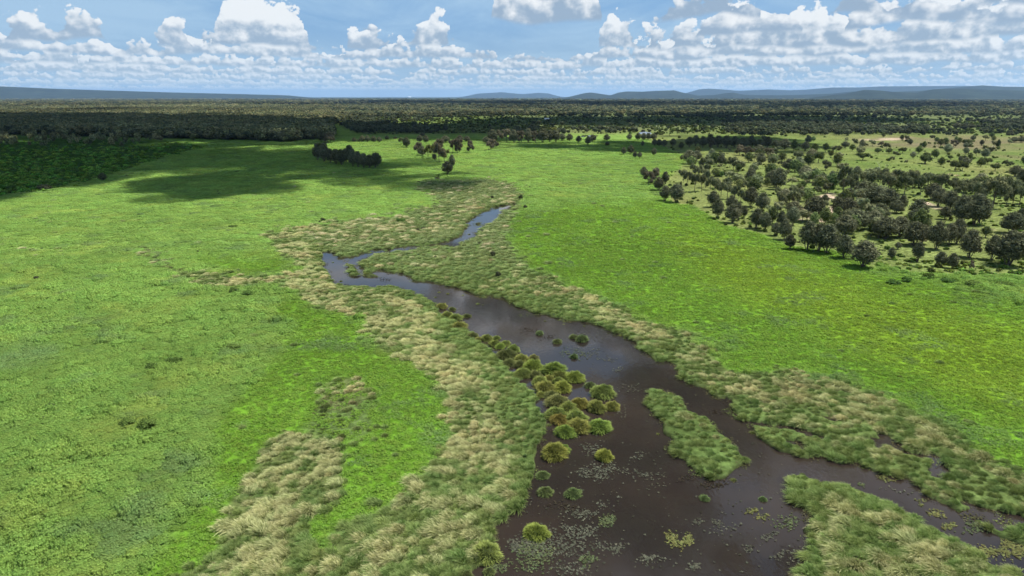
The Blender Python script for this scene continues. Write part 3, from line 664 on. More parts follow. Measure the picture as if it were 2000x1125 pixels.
# ---- floating water plants
def build_water_plants():
    rng = np.random.default_rng(13)
    pr = []
    for i in range(3):
        n = 9; a = rng.uniform(0, 6.28, n); r = rng.uniform(.05, .26, n)
        c_ = np.stack([r*np.cos(a), r*np.sin(a), rng.uniform(.02, .16, n)], 1); s = rng.uniform(.10, .17, n)[:, None]
        nrm = rng.normal(0, .4, (n, 3)); nrm[:, 2] += 1; nrm /= np.linalg.norm(nrm, axis=1, keepdims=True)
        u = np.cross(nrm, rng.normal(size=(n, 3))); u /= np.linalg.norm(u, axis=1, keepdims=True); v = np.cross(nrm, u)
        V = np.stack([c_-u*s*.6, c_-v*s, c_+u*s*.6, c_+v*s], 1).reshape(-1, 3)
        me = mesh_np('water_plant', V, np.arange(4*n).reshape(-1, 4), np.repeat(rng.uniform(.7, 1.3, (n, 1))*np.ones(3), 4, 0)); me.materials.append(M_WPL); pr.append(me)
    cl = [(1165,920,34,17,150,0),(1150,880,20,12,45,0),(1140,1005,30,8,60,0),(1186,1016,15,9,70,1),(1078,1062,58,22,230,0),(1040,1086,34,26,210,1),(1112,1036,36,12,60,0),(1140,1042,25,12,40,0),
     (1005,1065,11,8,35,0),(1146,1094,12,12,45,1),(1212,1070,20,13,34,0),(1266,1090,20,12,40,0),(1313,1050,9,9,50,2),(1328,1062,14,8,40,2),(1344,1054,8,10,40,2),(1357,1107,13,7,26,0),(1365,1016,9,6,16,0),
     (1405,1021,11,5,15,0),(1470,1000,14,6,26,2),(1490,1010,12,5,22,2),(1500,1045,15,10,24,0),(1540,1022,22,12,55,1),(1465,1075,8,7,13,0),(1520,1085,10,6,12,0),(1240,890,14,8,18,0),
     (1717,932,10,5,20,2),(1740,937,9,5,16,2),(1800,982,9,5,16,2),(1830,1005,20,7,40,2),(1852,1026,14,6,34,2),(1912,1030,26,11,90,1),(1925,1082,27,10,90,2),(1980,1070,32,15,260,2),(1675,948,9,4,14,1),
     (1120,690,26,9,75,1),(1165,690,16,8,34,0),(1185,702,12,6,22,0),(1030,646,16,5,40,3),(1023,616,13,3,24,1),(1210,722,10,5,16,0),(1060,660,14,5,30,3),(1250,760,30,8,20,0),(1215,800,20,10,18,0),
     (1290,935,30,14,26,0),(1420,1040,40,20,18,0),(1110,1110,40,12,50,0),(970,1110,18,8,40,1),(1080,985,30,8,22,3),(1120,995,25,9,30,3),(1400,945,30,6,60,3),(1345,935,22,6,30,3),(760,545,30,5,40,3),(715,560,12,3,14,3),
     (1150,655,22,8,26,0),(1270,690,18,7,14,0),(1560,1085,22,14,30,0),(1400,800,16,9,20,3),(1425,785,14,8,40,3),(1300,800,8,14,20,3),(1220,930,26,14,20,0),(1160,1075,30,18,26,0),(1190,975,16,20,18,0),
     (1750,960,40,10,10,0),(900,625,14,6,16,3),(990,620,20,5,12,3)]
    P, T_ = [], []
    tones = [np.array([.135, .14, .10]), np.array([.13, .16, .075]), np.array([.21, .22, .08]), np.array([.06, .05, .035])]
    for cx, cy, rx, ry, n, k_ in cl:
        n = int(n*1.7)
        kk = max(2, n//9); ka = rng.uniform(0, 6.28, kk); kr = np.sqrt(rng.random(kk))
        i = rng.integers(0, kk, n)
        px = cx+rx*kr[i]*np.cos(ka[i])+rng.normal(0, rx*.28+1.5, n); py = cy+ry*kr[i]*np.sin(ka[i])+rng.normal(0, ry*.28+1.0, n)
        x, y = gp(px, py); P.append(np.stack([x, y], 1)); T_.append(tones[k_]*rng.uniform(.6, 1.3, (n, 1)))
    px = rng.uniform(930, 1560, 420); py = 690+rng.random(420)**.8*430; x, y = gp(px, py)
    P.append(np.stack([x, y], 1)); T_.append(tones[0]*rng.uniform(.4, 1.1, (420, 1)))
    P = cat(*P); T_ = cat(*T_); q = zones_chunk(P[:, 0], P[:, 1]); k_ = q['water'] > .55; P, T_ = P[k_], T_[k_]; m_ = len(P)
    scatter('floating_water_plants', np.concatenate([P, np.zeros((m_, 1))], 1), rng.uniform(0, 6.28, m_), rng.uniform(.28, .66, m_), rng.integers(0, 3, m_), pr, tint=T_*.68)
build_water_plants()

# ------------------------------------------------------------------ round sedge clumps standing in the river
def sedge_mesh(seed, c0, c1, c2, n=1700, nm='sedge_clump'):
    rng = np.random.default_rng(seed)
    # a dome: blades rooted close together, arching out, plus finer tips over the top
    u = rng.random(n); el = np.arcsin(u**.75); a = rng.uniform(0, 6.28, n)
    dirs = np.stack([np.cos(a)*np.cos(el), np.sin(a)*np.cos(el), np.sin(el)+.12], 1); dirs /= np.linalg.norm(dirs, axis=1, keepdims=True)
    start = rng.uniform(.50, .84, n)[:, None]; lump = 1+.10*np.sin(a*2+seed)*np.cos(el*2+seed)+.08*np.sin(a*5+el*5+seed)
    roots = dirs*start*lump[:, None]*np.array([1, 1, .95])
    L = (1-start[:, 0])*rng.uniform(.8, 1.2, n)*lump+.05
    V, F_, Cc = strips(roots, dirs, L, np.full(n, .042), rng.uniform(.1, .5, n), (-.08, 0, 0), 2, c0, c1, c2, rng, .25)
    th = np.linspace(0, 2*pi, 13)[:-1]; ph = np.linspace(0, 1.35, 5)
    g = np.array([[np.cos(p)*np.cos(t_)*(1+.1*np.sin(t_*3+seed)), np.cos(p)*np.sin(t_), np.sin(p)] for p in ph for t_ in th]+[[0, 0, 1]])*.78
    f = [[i*12+j, i*12+(j+1) % 12, (i+1)*12+(j+1) % 12, (i+1)*12+j] for i in range(4) for j in range(12)]
    f += [[48+j, 48+(j+1) % 12, 60, 60] for j in range(12)]
    f = [q for q in f if len(set(q)) == 4]
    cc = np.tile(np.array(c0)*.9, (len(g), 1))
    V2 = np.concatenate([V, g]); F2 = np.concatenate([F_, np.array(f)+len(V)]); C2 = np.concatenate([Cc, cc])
    V2[:, 2] = np.maximum(V2[:, 2]*.9, -.03)
    me = mesh_np(nm, V2, F2, C2); me.materials.append(M_SEDGE); return me
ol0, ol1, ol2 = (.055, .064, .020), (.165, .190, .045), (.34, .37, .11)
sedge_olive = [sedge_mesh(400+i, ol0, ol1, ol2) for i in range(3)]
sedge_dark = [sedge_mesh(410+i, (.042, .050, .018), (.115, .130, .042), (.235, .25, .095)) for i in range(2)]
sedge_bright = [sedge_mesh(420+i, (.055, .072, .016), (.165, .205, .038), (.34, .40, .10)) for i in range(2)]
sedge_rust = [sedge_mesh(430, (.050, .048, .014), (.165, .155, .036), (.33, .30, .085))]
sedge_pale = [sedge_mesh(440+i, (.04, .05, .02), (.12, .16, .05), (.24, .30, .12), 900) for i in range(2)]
SED = [(863,595,20,'o'),(883,601,14,'d'),(874,612,24,'o'),(890,616,24,'o'),(897,632,28,'o'),(912,614,16,'d'),(924,652,20,'d'),(935,660,14,'o'),(951,657,22,'o'),(970,657,15,'o'),(967,667,24,'o'),(988,667,18,'o'),
 (977,673,20,'b'),(1003,678,27,'o'),(989,687,38,'d'),(1019,696,28,'o'),(1042,696,24,'d'),(995,704,26,'d'),(1016,708,22,'d'),(1041,711,32,'b'),(1022,726,28,'o'),(1081,716,40,'b'),(1045,728,24,'d'),(1093,731,25,'o'),
 (1083,726,18,'o'),(1122,732,32,'b'),(1054,741,26,'o'),(1072,737,20,'o'),(1090,741,20,'o'),(1065,752,34,'o'),(1099,752,30,'b'),(1057,768,18,'o'),(1077,768,26,'d'),(1089,778,38,'d'),(1152,750,18,'p'),(1177,759,38,'o'),
 (1131,784,30,'r'),(1110,793,29,'o'),(1165,791,32,'o'),(1196,790,26,'o'),(1086,803,32,'o'),(1092,814,29,'r'),(1125,811,35,'o'),(1130,827,38,'o'),(1104,838,32,'b'),(1170,827,38,'b'),(1083,877,42,'r'),(1101,874,22,'b'),
 (1180,886,30,'b'),(1048,1031,46,'b'),(950,1070,56,'o'),(1065,955,30,'p'),(1120,958,32,'p'),(1060,923,26,'p'),(1054,648,16,'p'),(1088,664,18,'p'),(1137,658,25,'p'),(1121,655,17,'p'),(1121,694,16,'p'),
 (1376,970,18,'p'),(1490,972,15,'p'),(908,1118,34,'p'),(955,1112,24,'p'),(925,1085,34,'p'),(1230,765,1,'x')]
SK = {'o': (sedge_olive, 'olive green'), 'd': (sedge_dark, 'dark dull green'), 'b': (sedge_bright, 'bright yellow-green'), 'r': (sedge_rust, 'rusty orange tinged'), 'p': (sedge_pale, 'pale loose grey-green')}
ORD = ['first', 'second', 'third', 'fourth', 'fifth', 'sixth', 'seventh', 'eighth', 'ninth', 'tenth', 'eleventh', 'twelfth', 'thirteenth', 'fourteenth', 'fifteenth', 'sixteenth', 'seventeenth', 'eighteenth', 'nineteenth', 'twentieth',
       'twenty-first', 'twenty-second', 'twenty-third', 'twenty-fourth', 'twenty-fifth', 'twenty-sixth', 'twenty-seventh', 'twenty-eighth']
def sed_where(px, py, k):
    if k == 'p' and px > 1300: return 'alone in the open pool'
    if k == 'p' and py > 1075: return 'at left bank foot'
    if k == 'p' and py > 900: return 'in the left shallows'
    if k == 'p' and py < 700: return 'among floating plants in the upper channel'
    if py < 645: return 'in the small upstream group'
    if py < 700: return 'in the narrow left-shore chain'
    if py < 745: return 'mid-chain'
    if px > 1140 and py < 900: return 'on the lower cluster\'s open side'
    if py < 850: return 'in the dense lower cluster'
    if py < 900: return 'just below the dense cluster'
    return 'by the lower left shore'
def build_sedges():
    rng = np.random.default_rng(14); recs = []
    for px, py, w, k in SED:
        if k == 'x': continue
        recs.append((sed_where(px, py, k), SK[k][1], px, py, w, k))
    from collections import defaultdict
    gr = defaultdict(list)
    for r in recs: gr[(r[0], r[1])].append(r)
    for (wh, cn), L in gr.items():
        L.sort(key=lambda r: r[3])
        for i, (_, _, px, py, w, k) in enumerate(L):
            x, y = gp(px, py+w*.30); d = depth(px, py+w*.30); r = w*.5*d/F*(1.15 if py < 705 or py > 900 else 1.36)
            o_ = '' if len(L) == 1 else (', nearest the camera' if i == len(L)-1 else (', farthest upstream' if i == 0 else ', %s downstream' % ORD[i]))
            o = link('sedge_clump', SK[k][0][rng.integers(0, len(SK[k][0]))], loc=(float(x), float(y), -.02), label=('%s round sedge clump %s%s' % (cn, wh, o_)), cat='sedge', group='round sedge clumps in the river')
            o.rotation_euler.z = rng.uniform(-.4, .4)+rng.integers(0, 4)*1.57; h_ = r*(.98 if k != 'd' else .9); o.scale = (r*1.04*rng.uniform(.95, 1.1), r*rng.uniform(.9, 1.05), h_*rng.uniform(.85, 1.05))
build_sedges()

# ------------------------------------------------------------------ trees
def P(*a): return a
DK_A, DK_B = (.066, .072, .040), (.170, .178, .102)          # dark brown-olive
EU_A, EU_B = (.080, .094, .045), (.205, .215, .11)          # grey-olive gum
GR_A, GR_B = (.060, .080, .028), (.150, .180, .065)          # greener
YE_A, YE_B = (.09, .10, .03), (.24, .23, .08)
RU_A, RU_B = (.085, .078, .048), (.225, .195, .125)
def egg(seed, n=9, low=.10, wide=.5, fat=.30):
    rng = np.random.default_rng(seed); cl = [(0, 0, .52, wide*.74, wide*.74, .36)]
    for i in range(n):
        a = i/n*6.28+rng.uniform(-.4, .4); zc = rng.uniform(low+.16, .78); rr = wide*.55*np.sqrt(max(.12, 1-((zc-.45)/.5)**2))*rng.uniform(.7, 1.05)
        r = fat*rng.uniform(.45, .85)*wide*2*.5
        cl.append((rr*cos(a), rr*sin(a), zc, r, r, r*.8))
    cl.append((0, 0, .84, wide*.38, wide*.38, .15)); return cl
def gum(seed, n=9):
    rng = np.random.default_rng(seed); cl = []; limbs = []
    for i in range(n):
        a = i*2.4+rng.uniform(-.4, .4); rr = .36*np.sqrt(rng.uniform(.05, 1)); zc = .82-1.3*rr*rng.uniform(.1, 1.25)
        r = rng.uniform(.14, .22); cl.append((rr*cos(a), rr*sin(a), zc, r, r, r*.95)); limbs.append((rr*cos(a)*.85, rr*sin(a)*.85, zc-.04))
    return cl, limbs
TREES = {}
def reg(kind, cm, tm): TREES.setdefault(kind, []).append((cm, tm))
for i in range(4):
    cm = leafball('crown', egg(500+i), 2600, .040, DK_A, DK_B, 500+i, M_LEAF)
    segs = [((0, 0, -.02), (.01, .01, .35), .030, .02)]+[((.03*cos(a), .03*sin(a), -.02), (.16*cos(a+.3), .16*sin(a+.3), .32), .016, .010) for a in (0.4, 2.2, 4.1)]
    reg('dark', cm, tubes('trunk', segs, M_BARK))
for i in range(4):
    cl, limbs = gum(520+i); cm = leafball('crown', cl, 1900, .038, EU_A, EU_B, 520+i, M_LEAF, shell=(.4, 1.1))
    fk = (.02, 0, .34); segs = [((0, 0, -.02), fk, .026, .018)]+[(fk, l, .011, .004) for l in limbs]
    reg('gum', cm, tubes('trunk', segs, M_BARK))
for i in range(2):
    cm = leafball('crown', egg(540+i, 10, .25, .5, .34), 1700, .045, GR_A, GR_B, 540+i, M_LEAF, shell=(.6, 1.1))
    reg('green', cm, tubes('trunk', [((0, 0, -.02), (0, .01, .45), .028, .018), ((0, 0, .25), (.2, .1, .5), .014, .008), ((0, 0, .25), (-.2, -.05, .5), .014, .008)], M_BARK))
for i in range(2):
    cl = [(.30*cos(a)*q, .30*sin(a)*q, .62+.1*sin(a*3+i), .22, .22, .24) for a, q in ((0, 1), (1.2, .9), (2.4, 1), (3.7, .9), (5, 1), (0, 0))]
    cm = leafball('crown', cl, 1500, .048, (.045, .058, .022), (.12, .14, .05), 550+i, M_LEAF)
    reg('spread', cm, tubes('trunk', [((0, 0, -.02), (0, .01, .3), .035, .025), ((0, 0, .28), (.25, .05, .55), .016, .008), ((0, 0, .28), (-.24, -.08, .55), .016, .008)], M_BARK))
for i in range(2):
    cl, limbs = gum(560+i, 7); cm = leafball('crown', cl, 1300, .038, YE_A, YE_B, 560+i, M_LEAF, shell=(.4, 1.1))
    reg('yellow', cm, tubes('trunk', [((0, 0, -.02), (.02, 0, .34), .026, .018)]+[((.02, 0, .34), l, .011, .004) for l in limbs], M_BARK))
for i in range(2):
    cl, limbs = gum(570+i, 10); cm = leafball('crown', cl, 2200, .036, RU_A, RU_B, 570+i, M_LEAF, shell=(.5, 1.1))
    reg('russet', cm, tubes('trunk', [((0, 0, -.02), (.02, 0, .30), .026, .018)]+[((.02, 0, .30), l, .012, .004) for l in limbs], M_BARK))
for i in range(2):
    cl = [(0, 0, .42, .42, .42, .40)]+[(.3*cos(a), .3*sin(a), .35+.12*sin(a*2), .24, .24, .28) for a in (0, 1.3, 2.5, 3.8, 5.1)]
    reg('shrub', leafball('foliage', cl, 700, .075, (.055, .095, .022), (.13, .20, .05), 580+i, M_LEAF, shell=(.5, 1.15)), None)
    reg('darkshrub', leafball('foliage', cl, 520, .085, DK_A, (.07, .075, .035), 590+i, M_LEAF, shell=(.5, 1.1)), None)
def dead_mesh(seed):
    rng = np.random.default_rng(seed); segs = [((0, 0, -.02), (.03, 0, .5), .022, .014), ((.03, 0, .5), (.02, .02, 1.0), .014, .003)]
    for i in range(7):
        z = rng.uniform(.3, .8); a = rng.uniform(0, 6.28); L = rng.uniform(.15, .35); q = (.03+L*cos(a), L*sin(a), z+L*.8); segs += [((.03, 0, z), q, .009, .004), (q, (q[0]+L*.4*cos(a+.8), q[1]+L*.4*sin(a+.8), q[2]+L*.4), .004, .002)]
    return tubes('trunk', segs, M_PALE, 4)
DEAD = [dead_mesh(600), dead_mesh(601)]
NAMES = {'dark': 'paperbark_tree', 'gum': 'gum_tree', 'green': 'broadleaf_tree', 'spread': 'spreading_tree', 'yellow': 'gum_tree', 'russet': 'gum_tree', 'shrub': 'shrub', 'darkshrub': 'shrub', 'dead': 'dead_tree'}
WORDS = {'dark': ('dark rounded tree', 'tree'), 'gum': ('open grey-olive gum tree', 'tree'), 'green': ('leafy green tree', 'tree'), 'spread': ('flat-crowned dark green tree', 'tree'),
         'yellow': ('yellowish thin-crowned tree', 'tree'), 'russet': ('reddish brown crowned tree', 'tree'), 'shrub': ('bushy green shrub', 'shrub'), 'darkshrub': ('small dark shrub', 'shrub'), 'dead': ('bare bleached dead tree', 'tree')}
# survey of the trees: region -> list of (base px, base py, height px, width px, kind)
G = {}
G['heading the right meadow tree edge'] = [(1257,348,20,15,'dark'),(1266,362,27,24,'russet'),(1280,359,29,26,'russet'),(1299,360,22,16,'dark'),(1286,374,25,24,'dark'),(1298,394,30,23,'dark'),(1320,397,39,29,'dark'),(1329,369,17,5,'darkshrub')]
G['in the slender row behind the meadow edge'] = [(1334,358,28,20,'gum'),(1342,364,34,20,'gum'),(1356,376,39,24,'gum'),(1370,375,34,20,'gum'),(1378,368,34,20,'gum'),(1387,372,34,20,'gum'),(1396,382,32,20,'gum'),(1408,386,34,22,'gum'),(1420,390,34,22,'gum'),(1434,394,32,20,'gum'),(1446,398,32,20,'gum')]
G['midway along the right meadow edge'] = [(1392,406,30,28,'dark'),(1401,428,34,24,'dark'),(1428,412,30,26,'dark'),(1430,437,38,30,'dark'),(1441,432,32,20,'dark'),(1453,428,24,13,'dark'),(1466,405,35,28,'dark'),(1488,415,37,30,'dark'),(1477,448,38,25,'dark'),(1493,452,36,27,'dark'),(1508,440,34,26,'green'),(1525,444,32,22,'dark')]
G['on the nearest right meadow edge'] = [(1515,462,27,19,'dark'),(1532,470,38,25,'dark'),(1542,488,30,21,'dark'),(1576,490,52,38,'dark'),(1598,492,52,36,'dark'),(1614,496,56,48,'dark'),(1647,506,42,34,'dark'),(1685,524,56,52,'dark')]
G['by the bare pink soil in the grove'] = [(1588,434,44,41,'dark'),(1610,400,19,18,'dark'),(1636,428,36,28,'dark'),(1640,404,26,24,'dark'),(1649,464,40,44,'dark'),(1670,450,38,50,'dark'),(1626,462,30,16,'green')]
G['on open grass before the grove'] = [(1740,508,24,15,'dark'),(1753,489,15,12,'dark'),(1791,513,35,25,'dark'),(1836,522,28,23,'dark'),(1859,526,31,21,'dark'),(1896,529,20,10,'russet')]
G['in the big grove near the right edge'] = [(1892,505,50,40,'dark'),(1936,509,44,32,'dark'),(1969,520,64,72,'dark'),(2006,500,52,54,'dark'),(1975,458,42,42,'dark'),(1993,448,36,34,'dark'),(1924,466,22,26,'green'),(1828,488,56,38,'dark'),(1852,481,42,30,'dark'),(1867,478,44,34,'dark'),(1876,441,56,42,'dark'),(1903,441,60,46,'dark'),(1912,440,50,34,'dark'),(1845,430,26,24,'dark')]
G['in the middle of the large grove'] = [(1783,481,48,42,'dark'),(1800,478,40,34,'dark'),(1728,468,42,48,'dark'),(1715,466,36,30,'dark'),(1755,465,40,42,'dark'),(1700,462,24,22,'green'),(1715,435,36,38,'dark'),(1785,440,28,30,'dark'),(1792,428,36,40,'dark'),(1750,418,26,28,'dark'),(1761,413,31,19,'dark'),(1706,409,40,42,'dark'),(1732,408,38,40,'dark'),(1690,440,26,30,'dark'),(1766,447,24,22,'green')]
G['at the back of the large grove'] = [(1646,379,55,36,'gum'),(1661,387,48,30,'gum'),(1685,368,38,30,'gum'),(1700,376,40,30,'gum'),(1718,366,36,28,'gum'),(1733,376,40,30,'gum'),(1750,368,38,30,'gum'),(1766,380,42,32,'gum'),(1782,370,38,30,'gum'),(1797,382,42,30,'gum'),(1815,370,36,30,'gum'),(1832,405,40,30,'dark'),(1838,376,38,32,'gum'),(1855,412,36,32,'dark'),(1860,382,38,32,'gum'),(1820,392,34,36,'dark'),(1680,395,34,36,'dark'),(1655,398,26,26,'dark')]
G['in the tall right-edge stand'] = [(1880,386,42,34,'gum'),(1898,380,40,32,'gum'),(1915,392,44,34,'gum'),(1938,408,72,50,'gum'),(1955,384,44,34,'gum'),(1965,402,44,28,'gum'),(1978,398,48,34,'gum'),(1990,404,46,30,'gum'),(2008,400,54,40,'gum'),(1995,366,34,26,'dark'),(1982,346,20,24,'dark')]
G['in the parkland left of the grove'] = [(1520,371,40,28,'dark'),(1524,410,38,30,'gum'),(1544,421,26,22,'gum'),(1556,402,36,30,'gum'),(1540,392,30,26,'gum'),(1463,361,14,22,'green'),(1478,356,14,22,'green'),(1434,358,15,15,'green'),(1498,365,18,18,'green'),(1416,343,10,10,'darkshrub'),(1560,374,15,20,'green'),(1582,388,18,18,'darkshrub'),(1602,369,26,26,'gum'),(1612,376,22,18,'green'),(1576,348,20,22,'green'),(1624,372,16,14,'shrub'),(1590,392,12,20,'shrub'),(1404,346,14,16,'shrub')]
G['in woodland beyond the meadow corner'] = [(1432,333,25,26,'gum'),(1442,336,15,16,'green'),(1475,339,23,16,'gum'),(1540,335,24,26,'dark'),(1578,327,24,28,'green'),(1598,319,24,22,'spread'),(1634,326,24,24,'green'),(1346,321,24,26,'dark'),(1360,316,22,24,'dark'),(1374,330,26,22,'gum'),(1385,336,28,24,'gum'),(1395,322,22,22,'green'),(1408,325,22,20,'dark'),(1462,318,20,22,'green'),(1486,322,20,22,'dark'),(1508,326,22,22,'gum'),(1526,318,20,24,'green'),(1558,318,22,24,'gum'),(1612,334,22,20,'gum'),(1352,344,26,20,'gum'),(1364,350,28,22,'gum'),(1378,345,28,22,'gum')]
G['on the open savanna at the far right'] = [(1685,314,15,27,'spread'),(1807,321,18,22,'spread'),(1828,310,14,12,'green'),(1855,313,9,9,'spread'),(1882,313,9,13,'spread'),(1852,318,6,6,'darkshrub'),(1865,335,22,22,'spread'),(1879,335,20,20,'spread'),(1892,322,12,12,'gum'),(1915,327,16,24,'green'),(1929,322,13,16,'spread'),(1943,335,13,20,'spread'),(1962,327,15,12,'gum'),(1972,328,12,16,'gum'),(1762,300,11,15,'spread'),(1736,301,11,16,'green'),(1714,300,11,20,'green'),(1721,287,11,14,'russet'),(1948,292,17,12,'green'),(1888,284,11,17,'spread'),(1862,288,14,16,'russet'),(1848,293,8,6,'russet')]
G['in the far clumps of the savanna'] = [(1738,258,11,16,'dark'),(1752,259,11,16,'dark'),(1782,256,12,14,'gum'),(1790,259,10,12,'green'),(1810,253,10,11,'dark'),(1803,264,8,8,'darkshrub'),(1821,270,7,10,'darkshrub'),(1868,252,12,16,'dark'),(1882,254,12,18,'dark'),(1896,252,10,16,'dark'),(1924,276,13,14,'gum'),(1973,265,8,14,'darkshrub'),(1980,279,10,16,'dark'),(1994,279,11,18,'dark'),(1924,262,10,12,'gum'),(1941,250,9,12,'dark'),(1700,262,14,10,'green'),(1672,262,14,12,'gum'),(1660,262,14,12,'gum'),(1725,270,10,10,'green')]
G['among the trees on the right'] = [(1714,340,20,14,'dead'),(1728,338,16,12,'dead'),(1873,299,9,8,'dead'),(1936,299,13,10,'dead')]
G['at the far end of the right meadow'] = [(1186,286,8,9,'dark'),(1218,303,15,11,'dark'),(1232,302,18,14,'dark'),(1240,309,12,10,'dark'),(1249,310,11,10,'dark'),(1277,305,14,12,'dark'),(1255,287,10,8,'dark'),(1331,314,9,8,'dark')]
G['closing the far right meadow'] = [(1185,276,14,14,'dark'),(1130,280,15,14,'dark'),(1148,284,15,13,'dark'),(1157,278,15,17,'dark'),(1112,277,16,14,'dark'),(1101,264,13,11,'dark'),(1098,276,13,14,'dark'),(1229,274,11,13,'dark'),(1237,258,10,15,'dark'),(1246,275,15,15,'dark'),(1257,275,15,14,'dark'),(1266,274,13,12,'dark'),(1276,274,12,16,'dark'),(1278,287,14,13,'dark'),(1287,287,14,14,'dark'),(1297,287,13,12,'dark'),(1314,287,14,13,'dark'),(1330,292,13,11,'dark')]
G['in the dark wood behind the right meadow'] = [(1346,288,20,18,'dark'),(1358,286,20,20,'dark'),(1372,289,22,20,'dark'),(1386,287,22,20,'dark'),(1390,292,20,16,'russet'),(1402,288,22,22,'dark'),(1418,290,22,20,'dark'),(1434,288,22,22,'dark'),(1450,291,22,22,'dark'),(1466,289,22,20,'dark'),(1482,292,20,20,'dark'),(1498,290,20,22,'dark'),(1514,293,20,20,'dark'),(1532,292,20,22,'dark'),(1550,296,20,20,'green'),(1444,304,20,24,'russet'),(1462,306,20,24,'russet'),(1482,304,20,22,'dark'),(1500,308,20,22,'russet'),(1572,296,18,18,'dark'),(1590,300,18,20,'green'),(1612,298,18,18,'green'),(1650,290,14,16,'dark'),(1664,296,14,16,'green')]
G['in the grove beyond the left meadow'] = [(950,281,14,16,'dark'),(958,294,23,20,'russet'),(968,292,18,14,'russet'),(962,279,24,20,'dark'),(975,278,24,20,'russet'),(990,279,26,20,'russet'),(1004,280,26,20,'dark'),(1018,280,26,22,'russet'),(1032,280,26,20,'dark'),(1046,280,26,22,'russet'),(1060,280,26,22,'dark'),(1074,279,24,20,'dark'),(1086,279,22,18,'dark'),(1010,262,16,20,'dark'),(1040,262,18,22,'dark'),(1066,262,18,24,'yellow'),(1082,264,18,20,'yellow'),(1090,262,12,12,'dark')]
G['in the dense clump on the left meadow'] = [(621,314,34,24,'dark'),(632,313,34,26,'yellow'),(634,318,34,24,'dark'),(646,320,30,22,'dark'),(657,322,30,22,'dark'),(668,324,28,22,'dark'),(677,318,28,20,'dark'),(684,320,33,22,'dark'),(690,327,30,20,'dark'),(700,328,30,22,'dark'),(711,329,28,20,'dark'),(722,330,28,22,'dark'),(733,329,26,22,'dark'),(738,326,24,16,'dark')]
G['in the trees lining the old creek'] = [(816,304,25,17,'russet'),(825,306,20,16,'dark'),(836,308,28,20,'yellow'),(846,311,31,20,'yellow'),(858,319,40,26,'russet'),(868,318,30,20,'yellow'),(874,342,28,21,'dark'),(883,330,24,14,'dark'),(885,300,25,18,'russet'),(894,301,29,20,'russet'),(918,300,23,19,'russet'),(856,300,26,22,'russet')]
G['in the thin line past the left meadow'] = [(794,289,19,15,'dark'),(784,284,16,14,'gum'),(820,279,13,14,'dark'),(832,280,14,14,'dark'),(870,280,13,18,'dark'),(898,277,13,14,'dark'),(912,278,12,14,'dark'),(825,268,9,12,'dark'),(692,279,9,10,'dark'),(702,279,8,8,'gum'),(708,279,12,11,'dark'),(718,279,13,13,'dark'),(730,279,12,12,'dark'),(741,279,11,10,'dark'),(756,274,9,9,'dark'),(772,273,7,7,'darkshrub'),(640,280,18,22,'russet'),(628,278,20,18,'dark'),(612,274,20,20,'dark'),(646,279,20,18,'russet')]
G['at the foot of the left forest'] = [(301,273,16,18,'gum'),(378,277,13,14,'green'),(541,275,17,14,'yellow'),(555,278,21,24,'dark'),(568,278,14,14,'dark'),(519,272,8,6,'gum'),(201,355,15,17,'dark'),(86,371,14,26,'darkshrub'),(24,370,12,20,'shrub'),(110,366,10,16,'shrub')]
G['in the rough marsh'] = [(1017,389,11,9,'darkshrub'),(962,389,8,7,'darkshrub'),(1026,407,7,8,'darkshrub'),(963,501,14,10,'darkshrub'),(973,543,14,11,'darkshrub'),(783,435,9,16,'shrub'),(816,452,7,8,'darkshrub'),(827,449,7,7,'darkshrub'),(851,505,6,5,'darkshrub'),(935,478,5,5,'darkshrub'),(631,432,7,9,'darkshrub')]
G['on the open left meadow'] = [(458,574,15,20,'shrub'),(484,578,12,24,'shrub'),(457,684,13,26,'shrub'),(455,446,7,16,'shrub'),(300,722,14,30,'shrub'),(340,712,14,34,'shrub'),(250,832,18,30,'shrub'),(288,838,22,34,'shrub'),(101,800,12,14,'darkshrub'),(86,822,9,8,'darkshrub'),(178,738,9,8,'darkshrub'),(72,547,8,10,'darkshrub'),(1160,745,1,1,'x')]
G['at the right meadow corner'] = [(1812,545,14,22,'shrub'),(1745,556,12,24,'shrub'),(1770,552,12,20,'shrub'),(1900,560,14,30,'shrub'),(1850,552,10,24,'shrub'),(1960,560,12,28,'shrub')]
def build_shallow_tufts():
    rng = np.random.default_rng(21); n = 2600
    x = rng.uniform(-90, 110, n); y = rng.uniform(52, 230, n); q = zones_chunk(x, y); p_ = fbm(x, y, 9, 3, 84)
    k_ = (q['water'] > .45) & (q['wet'] < .93) & (p_ > .52) & (rng.random(n) < .75); x, y = x[k_], y[k_]; m_ = len(x); s_ = rng.uniform(.22, .62, m_)
    scatter('shallow_water_tufts', np.stack([x, y, np.full(m_, -.03)], 1), rng.normal(0, .6, m_), np.stack([s_, s_, s_*.8], 1), rng.integers(0, 4, m_), green_protos, tint=np.ones((m_, 3))*rng.uniform(.5, 1.1, (m_, 1))*np.array([1.05, .9, .95]))
build_shallow_tufts()
